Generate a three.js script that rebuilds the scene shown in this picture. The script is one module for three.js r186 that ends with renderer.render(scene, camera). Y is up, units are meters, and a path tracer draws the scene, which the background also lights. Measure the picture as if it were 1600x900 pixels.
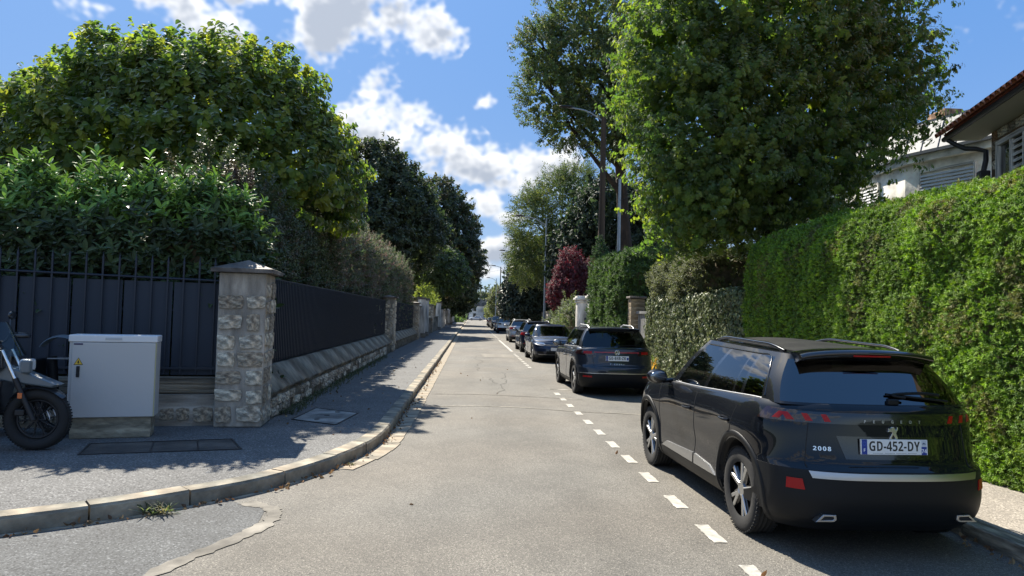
import * as THREE from 'three';
import { mergeGeometries, mergeVertices } from 'three/addons/utils/BufferGeometryUtils.js';
import { RoundedBoxGeometry } from 'three/addons/geometries/RoundedBoxGeometry.js';
import { TextGeometry } from 'three/addons/geometries/TextGeometry.js';
import { FontLoader } from 'three/addons/loaders/FontLoader.js';
import { Brush, Evaluator, SUBTRACTION } from 'three-bvh-csg';
import { createNoise2D, createNoise3D } from 'simplex-noise';

// ---------------------------------------------------------------- camera, sky, sun, exposure
const EYE = 1.72, FOCAL = 1110;                                   // eye height in metres, focal length for a frame 1600 wide
const camera = new THREE.PerspectiveCamera(2 * Math.atan(450 / FOCAL) * 180 / Math.PI, 16 / 9, 0.05, 2000);
camera.position.set(0, EYE, 0);
camera.rotation.order = 'YXZ';
camera.rotation.set(2.2533 * Math.PI / 180, -3.294 * Math.PI / 180, 0.026);
const scene = new THREE.Scene();
const renderer = new THREE.WebGLRenderer({ antialias: true });
renderer.setSize(1024, 576);
renderer.toneMapping = THREE.LinearToneMapping;
renderer.toneMappingExposure = 2.25;
renderer.shadowMap.enabled = true;

const SUN_AZ = 24, SUN_EL = 45.5, D2R = Math.PI / 180;              // sun ahead, to the left of the road
const sunDir = new THREE.Vector3(-Math.sin(SUN_AZ * D2R) * Math.cos(SUN_EL * D2R), Math.sin(SUN_EL * D2R), -Math.cos(SUN_AZ * D2R) * Math.cos(SUN_EL * D2R));
const sun = new THREE.DirectionalLight(new THREE.Color(1, 0.925, 0.80), 5);
sun.position.copy(sunDir).multiplyScalar(150); sun.castShadow = true;
sun.shadow.mapSize.set(4096, 4096); sun.shadow.radius = 1;
Object.assign(sun.shadow.camera, { left: -120, right: 120, top: 120, bottom: -120, near: 1, far: 500 });
scene.add(sun); scene.add(sun.target);

function rng(seed) { let s = seed >>> 0; return () => { s = (s + 0x6d2b79f5) | 0; let t = Math.imul(s ^ (s >>> 15), 1 | s); t = (t + Math.imul(t ^ (t >>> 7), 61 | t)) ^ t; return ((t ^ (t >>> 14)) >>> 0) / 4294967296; }; }
const n3 = createNoise3D(rng(11)), n2 = createNoise2D(rng(12));
const clamp = (x, a = 0, b = 1) => Math.min(b, Math.max(a, x)), lerp = (a, b, t) => a + (b - a) * t, sstep = (a, b, x) => { const t = clamp((x - a) / (b - a)); return t * t * (3 - 2 * t); };
const fbm3 = (x, y, z, o) => { let s = 0, a = 0.5; for (let i = 0; i < o; i++) { s += a * n3(x, y, z); x = x * 2.03 + 7; y = y * 2.03 + 3; z = z * 2.03 + 5; a *= 0.5; } return s; };
const fbm2 = (x, y, o) => { let s = 0, a = 0.5; for (let i = 0; i < o; i++) { s += a * n2(x, y); x = x * 2.03 + 7; y = y * 2.03 + 3; a *= 0.5; } return s; };

{ // the sky: blue air, paler low down, with cumulus
  const W = 3600, H = 1800, data = new Float32Array(W * H * 4), dens = new Float32Array(W * H);
  const puff = (az, el, ra, re, k = 1) => {            // azimuth right of the road and elevation in degrees, radii in degrees
    const i0 = Math.round(((az - 90) / 360 + 0.5) * W), j0 = Math.round((el / 180 + 0.5) * H), wi = Math.ceil(ra * 1.7 / Math.cos(el * D2R) * W / 360), wj = Math.ceil(re * 1.7 * H / 180);
    for (let j = Math.max(H / 2, j0 - wj); j <= Math.min(H - 1, j0 + wj); j++) for (let i = i0 - wi; i <= i0 + wi; i++) {
      const dy = (j - j0) / wj * 1.7, d = Math.hypot((i - i0) / wi * 1.7, dy * (dy < 0 ? 1.15 : 1)), at = j * W + ((i % W) + W) % W, v = k * (1 - d);
      if (v > -0.7) dens[at] = Math.max(dens[at], v + 0.7001);
    }
  };
  const seen = [[-9.8, 21.9, 4.0, 3.1], [-7, 21.9, 3.4, 2.7], [-12.4, 21.4, 2.8, 2.6], [-5.2, 21.9, 2.6, 1.9], [-9.4, 24.2, 4.6, 2.4], [-3.6, 22.6, 1.2, 1],
    [-10, 14.7, 2.2, 1.8], [-8.2, 14.3, 2.6, 2.2], [-6, 13.8, 2.9, 2.2], [-3.6, 13.1, 2.9, 2.0], [-1.4, 12.3, 2.3, 1.4], [0.8, 11.9, 1.9, 1.0], [2.4, 11.6, 1.6, 0.8],
    [3.9, 11.0, 2.0, 1.8], [5.4, 11.7, 2.4, 1.9], [1.1, 8.4, 2.0, 1.0], [2.3, 7.9, 1.3, 0.7], [2.7, 5.2, 3.2, 0.9], [1.2, 3.4, 2.6, 0.8], [5, 3.6, 3.2, 1.0],
    [-22.4, 21.4, 3.4, 1.5, 0.8], [-19.6, 20.6, 2.6, 1.3, 0.75], [-21, 22.8, 3, 1.4, 0.8], [0.6, 16.7, 0.7, 0.5, 0.75], [-28, 20, 1.6, 0.7, 0.7]];
  for (const p of seen) puff(...p);
  const r = rng(5);
  for (let c = 0; c < 46; c++) {                       // the same broken cumulus all round, outside the frame
    const az = 42 + r() * 276, el = 6 + 58 * r() * r() + 4, s = 1.6 + 3.4 * r();
    for (let k = 0; k < 5; k++) puff(az + (r() - 0.5) * 3 * s, el + (r() - 0.4) * 0.9 * s, s * (0.6 + 0.7 * r()), s * (0.4 + 0.3 * r()));
  }
  for (let c = 0; c < 16; c++) { const az = 120 + 120 * r(), el = 14 + 46 * r(), s = 2.5 + 3.5 * r(); for (let k = 0; k < 6; k++) puff(az + (r() - 0.5) * 3.4 * s, el + (r() - 0.4) * s, s * (0.6 + 0.7 * r()), s * (0.4 + 0.35 * r())); }
  for (let c = 0; c < 9; c++) { const az = -30 + 60 * r(), el = 34 + 30 * r(), s = 2 + 3 * r(); for (let k = 0; k < 5; k++) puff(az + (r() - 0.5) * 3 * s, el + (r() - 0.4) * 0.9 * s, s * (0.6 + 0.7 * r()), s * (0.4 + 0.3 * r())); }
  for (let j = 0; j < H; j++) {
    const el = ((j + 0.5) / H - 0.5) * Math.PI, sy = Math.sin(el), cy = Math.cos(el), up = Math.max(0, sy);
    const g = Math.pow(1 - up, 5), g2 = Math.exp(-up * 13);
    for (let i = 0; i < W; i++) {
      const th = ((i + 0.5) / W - 0.5) * 2 * Math.PI, x = Math.cos(th) * cy, z = Math.sin(th) * cy, at = j * W + i;
      const cs = Math.max(0, x * sunDir.x + sy * sunDir.y + z * sunDir.z), glow = 0.20 * Math.pow(cs, 7) + 0.5 * Math.pow(cs, 60);
      const k0 = 0.6; let R = k0 * (0.105 + 0.20 * g + 0.24 * g2 + glow * 0.6), G = k0 * (0.262 + 0.20 * g + 0.20 * g2 + glow * 0.62), B = k0 * (0.60 + 0.09 * g + glow * 0.55);
      if (dens[at] > 0) {
        const f = (X, Y, Z) => fbm3(X * 8, Y * 10, Z * 8, 6) + 0.16 * n3(X * 70, Y * 80, Z * 70), nz = f(x, sy, z), d = dens[at] - 0.62 + nz * 1.45, a = sstep(-0.22, 0.62, d);
        if (a > 0) {
          const k = 0.012, X = x + sunDir.x * k, Y = sy + sunDir.y * k, Z = z + sunDir.z * k, jo = Math.min(H - 1, j + 9), io = ((i - 5) % W + W) % W, d2 = dens[jo * W + io] - 0.62 + f(X, Y, Z) * 1.45;
          const thick = sstep(0.05, 1.15, 0.75 * d2 + 0.35 * d), lit = 0.82 + 0.25 * cs * cs;
          const cr = lerp(0.53, 0.235, thick) * lit, cg = lerp(0.535, 0.262, thick) * lit, cb = lerp(0.54, 0.31, thick) * lit;
          R = lerp(R, cr, a * 0.97); G = lerp(G, cg, a * 0.97); B = lerp(B, cb, a * 0.97);
        }
      }
      data[at * 4] = R; data[at * 4 + 1] = G; data[at * 4 + 2] = B; data[at * 4 + 3] = 1;
    }
  }
  const sky = new THREE.DataTexture(data, W, H, THREE.RGBAFormat, THREE.FloatType);
  sky.mapping = THREE.EquirectangularReflectionMapping; sky.magFilter = THREE.LinearFilter; sky.minFilter = THREE.LinearFilter; sky.colorSpace = THREE.LinearSRGBColorSpace; sky.needsUpdate = true;
  scene.background = sky; scene.environment = sky;
}

// ---------------------------------------------------------------- helpers
const V = (x, y, z) => new THREE.Vector3(x, y, z), col = (r, g, b) => new THREE.Color().setRGB(r, g, b);
const taken = new Map();
function numbered(name) { const k = taken.get(name) ?? 0; taken.set(name, k + 1); return k ? name + '_' + String(k).padStart(3, '0') : name; }
function obj(name, geo, mat, parent = scene, at) {
  const g = Array.isArray(geo) ? mergeGeometries(geo.map((q) => { const c = q.index ? q.toNonIndexed() : q; for (const k of Object.keys(c.attributes)) if (!['position', 'normal', 'uv'].includes(k)) c.deleteAttribute(k); return c; })) : geo;
  const m = new THREE.Mesh(g, mat); m.name = parent === scene ? numbered(name) : name; m.castShadow = m.receiveShadow = true; if (at) m.position.set(...at); parent.add(m); return m;
}
function thing(name, label, category, [x, y, z] = [0, 0, 0], turn = 0, group) {
  const o = new THREE.Group(); o.name = numbered(name); o.position.set(x, y, z); o.rotation.y = turn; o.userData = { label, category }; if (group) o.userData.group = group; scene.add(o); return o;
}
function part(name, parent) { const o = new THREE.Group(); o.name = name; parent.add(o); return o; }
function tag(o, label, category, group) { Object.assign(o.userData, { label, category }); if (group) o.userData.group = group; return o; }
function struct(name, geo, mat) { const o = obj(name, geo, mat); o.userData.kind = 'structure'; return o; }
function copyOf(o, label) { const c = o.clone(); c.name = numbered(o.name.replace(/_\d{3}$/, '')); c.userData = { ...o.userData }; if (label) c.userData.label = label; scene.add(c); return c; }
const std = (o) => new THREE.MeshStandardMaterial({ roughness: 0.85, metalness: 0, ...o }), phys = (o) => new THREE.MeshPhysicalMaterial({ roughness: 0.5, metalness: 0, ...o });
const box = (w, h, d, x = 0, y = 0, z = 0, ry = 0) => { const g = new THREE.BoxGeometry(w, h, d); if (ry) g.rotateY(ry); g.translate(x, y, z); return g; };
const rbox = (w, h, d, x = 0, y = 0, z = 0, r = 0.01, s = 2) => { const g = new RoundedBoxGeometry(w, h, d, s, Math.min(r, w / 2.01, h / 2.01, d / 2.01)); g.translate(x, y, z); return g; };
const cyl = (r0, r1, h, x = 0, y = 0, z = 0, n = 16) => { const g = new THREE.CylinderGeometry(r1, r0, h, n); g.translate(x, y + h / 2, z); return g; };
const tube = (pts, r, n = 16, k = 6, closed = false) => new THREE.TubeGeometry(new THREE.CatmullRomCurve3(pts.map((p) => p.isVector3 ? p : V(...p)), closed), n, r, k, closed);
function bar(a, b, r0, r1 = r0, k = 8) { const d = b.clone().sub(a), g = new THREE.CylinderGeometry(r1, r0, d.length(), k, 1); g.translate(0, d.length() / 2, 0); g.applyQuaternion(new THREE.Quaternion().setFromUnitVectors(V(0, 1, 0), d.normalize())); g.translate(a.x, a.y, a.z); return g; }
// a sheet over an outline in x and z, uv in metres
function sheet(points, y, hole) { const s = new THREE.Shape(points.map(([x, z]) => new THREE.Vector2(x, -z))); if (hole) s.holes.push(new THREE.Path(hole.map(([x, z]) => new THREE.Vector2(x, -z)))); const g = new THREE.ShapeGeometry(s); g.rotateX(-Math.PI / 2); g.translate(0, y, 0); return g; }

// ---------------------------------------------------------------- textures
function tex(size, f, srgb = true) {
  const d = new Uint8Array(size * size * 4);
  for (let j = 0; j < size; j++) for (let i = 0; i < size; i++) { const c = f(i, j, i / size, j / size), o = (j * size + i) * 4, a = Array.isArray(c) ? c : [c, c, c]; d[o] = clamp(a[0]) * 255; d[o + 1] = clamp(a[1]) * 255; d[o + 2] = clamp(a[2]) * 255; d[o + 3] = 255; }
  const t = new THREE.DataTexture(d, size, size); t.wrapS = t.wrapT = THREE.RepeatWrapping; t.magFilter = THREE.LinearFilter; t.minFilter = THREE.LinearMipmapLinearFilter; t.generateMipmaps = true; if (srgb) t.colorSpace = THREE.SRGBColorSpace; t.needsUpdate = true; return t;
}
const rep = (t, x, y = x) => { const c = t.clone(); c.repeat.set(x, y); c.needsUpdate = true; return c; };
// noise that repeats over the unit square
function tileNoise(seed, cells, oct) {
  const r = rng(seed), layers = [];
  for (let o = 0; o < oct; o++) { const n = cells << o, a = new Float32Array(n * n); for (let i = 0; i < n * n; i++) a[i] = r(); layers.push([n, a, Math.pow(0.55, o)]); }
  const tot = layers.reduce((s, l) => s + l[2], 0);
  return (u, v) => { let s = 0; for (const [n, a, w] of layers) { const x = u * n, y = v * n, i = Math.floor(x), j = Math.floor(y); let fx = x - i, fy = y - j; fx = fx * fx * (3 - 2 * fx); fy = fy * fy * (3 - 2 * fy); const q = (p, k) => a[(((k % n) + n) % n) * n + ((p % n) + n) % n]; s += w * lerp(lerp(q(i, j), q(i + 1, j), fx), lerp(q(i, j + 1), q(i + 1, j + 1), fx), fy); } return s / tot; };
}
function aggregate(seed, size, lo, hi, tint, coarse) {   // asphalt: pale and dark stones in a grey binder
  const r = rng(seed), stones = new Float32Array(size * size).fill(0.42), cn = tileNoise(seed + 1, 4, 5);
  for (let k = 0; k < size * size / 9; k++) {
    const x = Math.floor(r() * size), y = Math.floor(r() * size), R = 0.8 + 1.7 * r(), v = r() < 0.2 ? 0.72 + 0.28 * r() : r() < 0.25 ? 0.05 + 0.15 * r() : 0.3 + 0.35 * r();
    for (let j = -2; j <= 2; j++) for (let i = -2; i <= 2; i++) if (i * i + j * j <= R * R) stones[((y + j + size) % size) * size + (x + i + size) % size] = v;
  }
  const g = (i, j) => stones[j * size + i];
  return { map: tex(size, (i, j, u, v) => { const s = lerp(lo, hi, g(i, j)) * (1 + coarse * (cn(u, v) - 0.5) * 2); return [s * tint[0], s * tint[1], s * tint[2]]; }), bump: tex(size, (i, j) => g(i, j), false) };
}
const asphalt = aggregate(21, 1024, 0.23, 0.58, [1.0, 0.962, 0.885], 0.10);
const asphaltDark = aggregate(31, 512, 0.25, 0.66, [0.97, 0.985, 1.0], 0.16);
const pinkish = aggregate(41, 512, 0.38, 0.74, [1, 0.95, 0.88], 0.10);
const concreteN = tileNoise(51, 4, 7), concreteF = rng(52);
const concrete = tex(512, (i, j, u, v) => { const s = 0.52 + 0.42 * (concreteN(u, v) - 0.5) + 0.10 * (concreteF() - 0.5); return [s, s * 0.975, s * 0.93]; });
const roughN = tileNoise(61, 8, 7), roughTex = tex(512, (i, j, u, v) => roughN(u, v), false);
const mottleN = tileNoise(62, 3, 8), mottle = tex(512, (i, j, u, v) => { const s = 0.62 + 0.75 * (mottleN(u, v) - 0.5); return [s, s * 0.99, s * 0.965]; });
const stoneN = tileNoise(63, 5, 7), stoneTex = tex(512, (i, j, u, v) => { const a = stoneN(u, v), b = mottleN(v, u); const s = 0.66 + 0.75 * (a - 0.5); return [s * (1 + 0.14 * (b - 0.5)), s * (0.96), s * (0.88 - 0.1 * (b - 0.5))]; });
const woodN = tileNoise(64, 4, 6), bark = tex(256, (i, j, u, v) => { const s = 0.35 + 0.6 * (woodN(u * 3 % 1, v * 0.5) - 0.3); return [s, s * 0.88, s * 0.76]; });

const M = {
  road: std({ map: rep(asphalt.map, 1 / 2.1), bumpMap: rep(asphalt.bump, 1 / 2.1), bumpScale: 0.003, roughness: 0.88, vertexColors: true }),
  patch: std({ map: rep(asphaltDark.map, 1 / 1.7), bumpMap: rep(asphaltDark.bump, 1 / 1.7), bumpScale: 0.004, roughness: 0.9, color: col(0.5, 0.5, 0.48) }),
  seam: std({ map: rep(concrete, 1.3), color: col(0.84, 0.81, 0.74), roughness: 0.95 }),
  paveL: std({ map: rep(asphaltDark.map, 1 / 1.9), bumpMap: rep(asphaltDark.bump, 1 / 1.9), bumpScale: 0.004, roughness: 0.92, vertexColors: true }),
  paveR: std({ map: rep(pinkish.map, 1 / 1.6), bumpMap: rep(pinkish.bump, 1 / 1.6), bumpScale: 0.003, roughness: 0.95 }),
  kerb: std({ map: rep(stoneTex, 0.9), bumpMap: rep(roughTex, 1.7), bumpScale: 0.012, color: col(0.62, 0.6, 0.55), roughness: 0.92 }),
  kerb2: std({ map: rep(stoneTex, 0.8), bumpMap: rep(roughTex, 1.5), bumpScale: 0.012, color: col(0.74, 0.7, 0.63), roughness: 0.92 }),
  gutter: std({ map: rep(stoneTex, 1.1), bumpMap: rep(roughTex, 2), bumpScale: 0.008, color: col(0.74, 0.69, 0.62), roughness: 0.95 }),
  paint: std({ map: rep(mottle, 2.2), bumpMap: rep(roughTex, 6), bumpScale: 0.003, color: col(0.98, 0.95, 0.87), roughness: 0.8 }),
  concrete: std({ map: rep(concrete, 0.8), bumpMap: rep(roughTex, 1.4), bumpScale: 0.01, color: col(0.8, 0.78, 0.74) }),
  coping: std({ map: rep(stoneTex, 0.7), bumpMap: rep(roughTex, 0.9), bumpScale: 0.04, color: col(0.52, 0.5, 0.45), roughness: 0.95 }),
  rubble: std({ map: rep(stoneTex, 0.8), bumpMap: rep(roughTex, 0.9), bumpScale: 0.06, color: col(0.36, 0.34, 0.29), roughness: 0.97 }),
  mortar: std({ map: rep(concrete, 1.1), bumpMap: rep(roughTex, 1.6), bumpScale: 0.012, color: col(1.65, 1.58, 1.47), roughness: 0.96 }),
  cap: std({ map: rep(mottle, 1.3), bumpMap: rep(roughTex, 1.2), bumpScale: 0.02, color: col(0.42, 0.37, 0.33), roughness: 0.7 }),
  fence: std({ color: col(0.014, 0.021, 0.034), roughness: 0.55, bumpMap: rep(roughTex, 0.6), bumpScale: 0.002 }),
  sheetMetal: std({ color: col(0.015, 0.025, 0.042), roughness: 0.6, bumpMap: rep(roughTex, 0.4), bumpScale: 0.003 }),
  soil: std({ color: col(0.07, 0.055, 0.035), map: rep(mottle, 0.5) }),
  lawn: std({ color: col(0.05, 0.08, 0.025), map: rep(mottle, 0.3) }),
  bark: std({ map: rep(bark, 2), bumpMap: rep(bark, 2), bumpScale: 0.03, color: col(0.42, 0.38, 0.34), roughness: 0.95 }),
  barkDark: std({ map: rep(bark, 2), bumpMap: rep(bark, 2), bumpScale: 0.03, color: col(0.2, 0.17, 0.15), roughness: 0.95 }),
  white: std({ map: rep(mottle, 0.5), color: col(2.0, 1.95, 1.85), roughness: 0.8, bumpMap: rep(roughTex, 0.8), bumpScale: 0.006 }),
  cream: std({ map: rep(mottle, 0.4), color: col(0.95, 0.82, 0.62), roughness: 0.9 }),
  blackPlastic: phys({ color: col(0.0075, 0.009, 0.011), roughness: 0.5, specularIntensity: 0.5 }),
  darkMetal: std({ color: col(0.03, 0.03, 0.032), roughness: 0.5, metalness: 0.5 }),
  steel: std({ color: col(0.55, 0.56, 0.58), roughness: 0.28, metalness: 1 }),
  chrome: std({ color: col(0.82, 0.82, 0.82), roughness: 0.14, metalness: 1 }),
  satin: std({ color: col(0.48, 0.49, 0.5), roughness: 0.34, metalness: 1 }),
  galv: std({ color: col(0.35, 0.37, 0.38), roughness: 0.5, metalness: 0.7 }),
  tyre: std({ color: col(0.018, 0.018, 0.018), roughness: 0.86, bumpMap: rep(roughTex, 3), bumpScale: 0.002 }),
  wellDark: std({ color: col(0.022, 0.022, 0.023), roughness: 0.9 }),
  redLens: phys({ color: col(0.34, 0.005, 0.006), roughness: 0.35, specularIntensity: 0.4, clearcoat: 0.35, clearcoatRoughness: 0.03 }),
  smokeLens: phys({ color: col(0.022, 0.008, 0.009), roughness: 0.12, clearcoat: 1, clearcoatRoughness: 0.03 }),
  orangeLens: phys({ color: col(0.6, 0.13, 0.02), roughness: 0.2, clearcoat: 1 }),
  clearLens: phys({ color: col(0.55, 0.58, 0.6), roughness: 0.1, metalness: 0.4, clearcoat: 1 }),
  gloss: phys({ color: col(0.006, 0.006, 0.007), roughness: 0.16, clearcoat: 1, clearcoatRoughness: 0.02 }),
  cabin: std({ color: col(0.016, 0.016, 0.018), roughness: 0.85 }),
  tint: phys({ color: col(0.16, 0.18, 0.18), roughness: 0.02, transmission: 1, thickness: 0, ior: 1.85, specularIntensity: 1 }),
  privacy: phys({ color: col(0.035, 0.038, 0.042), roughness: 0.02, transmission: 1, thickness: 0, ior: 2.1 }),
  glass: phys({ color: col(0.62, 0.68, 0.66), roughness: 0.02, transmission: 1, thickness: 0, ior: 1.5 }),
};
const carPaint = (r, g, b, flake = 0) => phys({ color: col(r, g, b), roughness: flake ? 0.4 : 0.5, metalness: flake, specularIntensity: flake ? 0.5 : 0.05, clearcoat: flake ? 1 : 0.85, clearcoatRoughness: 0.015 });
const font = await new FontLoader().loadAsync('fonts/droid/droid_sans_bold.typeface.json');

// ---------------------------------------------------------------- ground, road, pavements
const PAVE = 0.13, LINE_X = 1.99, KERB_R = 4.1;
struct('ground', (() => { const g = new THREE.PlaneGeometry(1600, 1600); g.rotateX(-Math.PI / 2); g.translate(0, -0.03, -300); return g; })(), M.lawn);
function tinted(geo, f) { const p = geo.attributes.position, c = new Float32Array(p.count * 3); for (let i = 0; i < p.count; i++) { const q = f(p.getX(i), p.getZ(i)); c.set(q, i * 3); } geo.setAttribute('color', new THREE.BufferAttribute(c, 3)); return geo; }
function gridXZ(x0, x1, z0, z1, nx, nz, y) { const g = new THREE.PlaneGeometry(x1 - x0, z0 - z1, nx, nz); g.rotateX(-Math.PI / 2); g.translate((x0 + x1) / 2, y, (z0 + z1) / 2); const p = g.attributes.position, uv = g.attributes.uv; for (let i = 0; i < p.count; i++) uv.setXY(i, p.getX(i), -p.getZ(i)); return g; }
{ // one road sheet, stained and patched by age
  const near = gridXZ(-34, KERB_R + 0.05, 14, -46, 150, 240, 0), far = gridXZ(-34, KERB_R + 0.05, -46, -262, 60, 220, 0);
  const stain = (x, z) => { const a = 1 + 0.26 * fbm2(x * 0.55, z * 0.22, 4) + 0.14 * fbm2(x * 2.3, z * 1.6, 3), worn = 0.11 * n2(x * 1.5 + 40, z * 0.05), warm = 0.03 * n2(x * 0.3, z * 0.3); const s = a + worn; return [s * (1 + warm), s, s * (1 - warm)]; };
  struct('road', tinted(mergeGeometries([near, far]), stain), M.road);
}
const kerbLine = new THREE.CatmullRomCurve3([[-30, -1], [-14, -2.2], [-8, -3.55], [-5, -4.72], [-3.43, -5.54], [-2.74, -6.03], [-2.37, -6.4], [-1.96, -6.86], [-1.54, -7.7], [-1.27, -8.56], [-1.12, -9.64], [-1.1, -11.3], [-1.1, -16], [-1.1, -30], [-1.1, -60], [-1.1, -120], [-1.12, -252]].map(([x, z]) => V(x, 0, z)), false, 'centripetal');
const kerbPts = kerbLine.getSpacedPoints(1400), kerbLen = kerbLine.getLength();
const sideways = (i) => { const a = kerbPts[Math.max(0, i - 1)], b = kerbPts[Math.min(kerbPts.length - 1, i + 1)], t = b.clone().sub(a).normalize(); return V(t.z, 0, -t.x); };  // towards the pavement (left)
function alongKerb(s) { const f = clamp(s / kerbLen) * (kerbPts.length - 1), i = Math.min(kerbPts.length - 2, Math.floor(f)); return { p: kerbPts[i].clone().lerp(kerbPts[i + 1], f - i), n: sideways(i).lerp(sideways(i + 1), f - i).normalize() }; }
// a block that follows the kerb: section [[off, y], ...] is drawn in order and closed
function kerbBlock(s0, s1, section, steps, jig = 0, r = Math.random) {
  const pos = [], idx = [], uv = [], n = section.length, dx = (r() - 0.5) * jig, dy = (r() - 0.5) * jig * 0.6;
  const ring = (s, k) => { const { p, n: nn } = alongKerb(s); section.forEach(([o, y], q) => { pos.push(p.x + nn.x * (o + dx), y + (y > 0.02 ? dy : 0), p.z + nn.z * (o + dx)); uv.push(s, q * 0.13 + k * 0); }); };
  for (let i = 0; i <= steps; i++) ring(lerp(s0, s1, i / steps), i);
  for (let i = 0; i < steps; i++) for (let q = 0; q < n; q++) { const a = i * n + q, b = i * n + (q + 1) % n; idx.push(a, b, a + n, b, b + n, a + n); }
  for (let q = 1; q < n - 1; q++) { idx.push(0, q + 1, q); const e = steps * n; idx.push(e, e + q, e + q + 1); }
  const g = new THREE.BufferGeometry(); g.setAttribute('position', new THREE.Float32BufferAttribute(pos, 3)); g.setAttribute('uv', new THREE.Float32BufferAttribute(uv, 2)); g.setIndex(idx);
  const f = g.toNonIndexed(); f.computeVertexNormals(); return f;
}
function sOf(z, x) { let best = 0, bd = 1e9; kerbPts.forEach((p, i) => { const d = Math.hypot(p.x - x, p.z - z); if (d < bd) { bd = d; best = i; } }); return best / (kerbPts.length - 1) * kerbLen; }
const S0 = sOf(-2.9, -11), SSTRAIGHT = sOf(-11, -1.1), S50 = sOf(-60, -1.1);
{
  const left = new THREE.Group(); left.name = 'kerb'; left.userData.kind = 'structure'; scene.add(left);
  const r = rng(71), sec = [[0, -0.02], [0.004, PAVE - 0.02], [0.02, PAVE + 0.004], [0.185, PAVE + 0.008], [0.19, -0.02]];
  let s = S0;
  obj('kerb_stone', kerbBlock(0, S0 - 0.01, sec, 40), M.kerb, left);
  while (s < S50) { const L = s < SSTRAIGHT ? 0.62 + 0.5 * r() : 0.9 + 0.25 * r(); obj('kerb_stone', kerbBlock(s + 0.008, s + L - 0.008, sec, 4, 0.014, r), r() < 0.4 ? M.kerb2 : M.kerb, left); s += L; }
  obj('kerb_stone', kerbBlock(s, kerbLen, sec, 30), M.kerb2, left);
  const gut = new THREE.Group(); gut.name = 'gutter'; gut.userData.kind = 'structure'; scene.add(gut);
  s = sOf(-7.9, -1.5); const gsec = [[-0.27, -0.02], [-0.268, 0.010], [-0.012, 0.004], [-0.01, -0.02]];
  while (s < S50) { const L = 0.42 + 0.2 * r(), w = 1 - 0.18 * r() * (s < SSTRAIGHT ? 1 : 0.2); obj('gutter_slab', kerbBlock(s + 0.006, s + L - 0.006, gsec.map(([o, y]) => [o * w, y]), 2, 0.012, r), M.gutter, gut); s += L; }
  obj('gutter_slab', kerbBlock(s, kerbLen, gsec, 30), M.gutter, gut);
  obj('gutter_slab', kerbBlock(S0, sOf(-7.8, -1.6), [[-0.06, -0.02], [-0.055, 0.007], [-0.006, 0.006], [-0.004, -0.02]], 40), M.gutter, gut);
  // pavement behind the kerb
  const edge = []; for (let i = 0; i < kerbPts.length; i += i * kerbLen / 1400 < 55 ? 3 : 30) { const n = sideways(i); edge.push([kerbPts[i].x + n.x * 0.186, kerbPts[i].z + n.z * 0.186]); }
  edge.push([-1.3, -252], [-6, -252], [-6, -11.5], [-14, -10.6], [-30, -8]);
  const g = sheet(edge, PAVE); const dense = gridXZ(-1, 1, 1, -1, 1, 1, 0); dense.dispose();
  struct('pavement', tinted(g, () => [0.74, 0.71, 0.66]), M.paveL);
}
{ // the right kerb and pavement
  const right = new THREE.Group(); right.name = 'kerb'; right.name = numbered('kerb'); right.userData.kind = 'structure'; scene.add(right);
  const r = rng(72), shapes = [0.92, 1, 1.06].map((L) => rbox(0.16, 0.2, L - 0.014, 0, 0, 0, 0.02)); let z = 3;
  while (z > -70) { const k = Math.floor(r() * 3), L = [0.92, 1, 1.06][k]; obj('kerb_stone', shapes[k], r() < 0.4 ? M.kerb2 : M.kerb, right, [KERB_R + 0.08 + (r() - 0.5) * 0.012, PAVE - 0.1 + (r() - 0.5) * 0.01, z - L / 2]); z -= L; }
  obj('kerb_stone', box(0.16, 0.2, 180), M.kerb2, right, [KERB_R + 0.08, PAVE - 0.1, z - 90]);
  struct('pavement', sheet([[KERB_R + 0.15, 6], [6.2, 6], [6.2, -252], [KERB_R + 0.15, -252]], PAVE - 0.004), M.paveR);
}
{ // painted lines: short dashes beside the parking bays, each worn
  const marks = new THREE.Group(); marks.name = 'road_markings'; marks.userData.kind = 'structure'; scene.add(marks);
  const r = rng(73);
  const mark = (x, z, w, l, turn = 0) => { const pts = [], n = 10; for (let k = 0; k <= n; k++) pts.push([-w / 2 + (r() - 0.5) * 0.012, -l / 2 + l * k / n]); for (let k = n; k >= 0; k--) pts.push([w / 2 + (r() - 0.5) * 0.012, -l / 2 + l * k / n]); const m = obj('painted_dash', sheet(pts, 0), M.paint, marks, [x, 0.005, z]); m.rotation.y = turn; };
  for (const z of [-4.75, -5.72, -6.7, -7.72, -8.7, -9.68, -10.7, -11.72, -12.8, -13.85, -14.9, -15.9]) mark(LINE_X, z, 0.115, 0.47);
  mark(2.25, -16.9, 0.62, 0.12); mark(LINE_X, -16.9, 0.16, 0.12, 0);
  for (let z = -24; z > -33; z -= 1.0) mark(LINE_X + 0.05, z, 0.115, 0.5);
  mark(2.3, -33.2, 0.7, 0.14); mark(2.06, -42, 0.12, 15.5); mark(2.35, -50.4, 0.7, 0.14);
  for (let z = -52; z > -64; z -= 1.05) mark(2.1, z, 0.115, 0.5);
  mark(2.12, -72, 0.12, 12);
}
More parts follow.
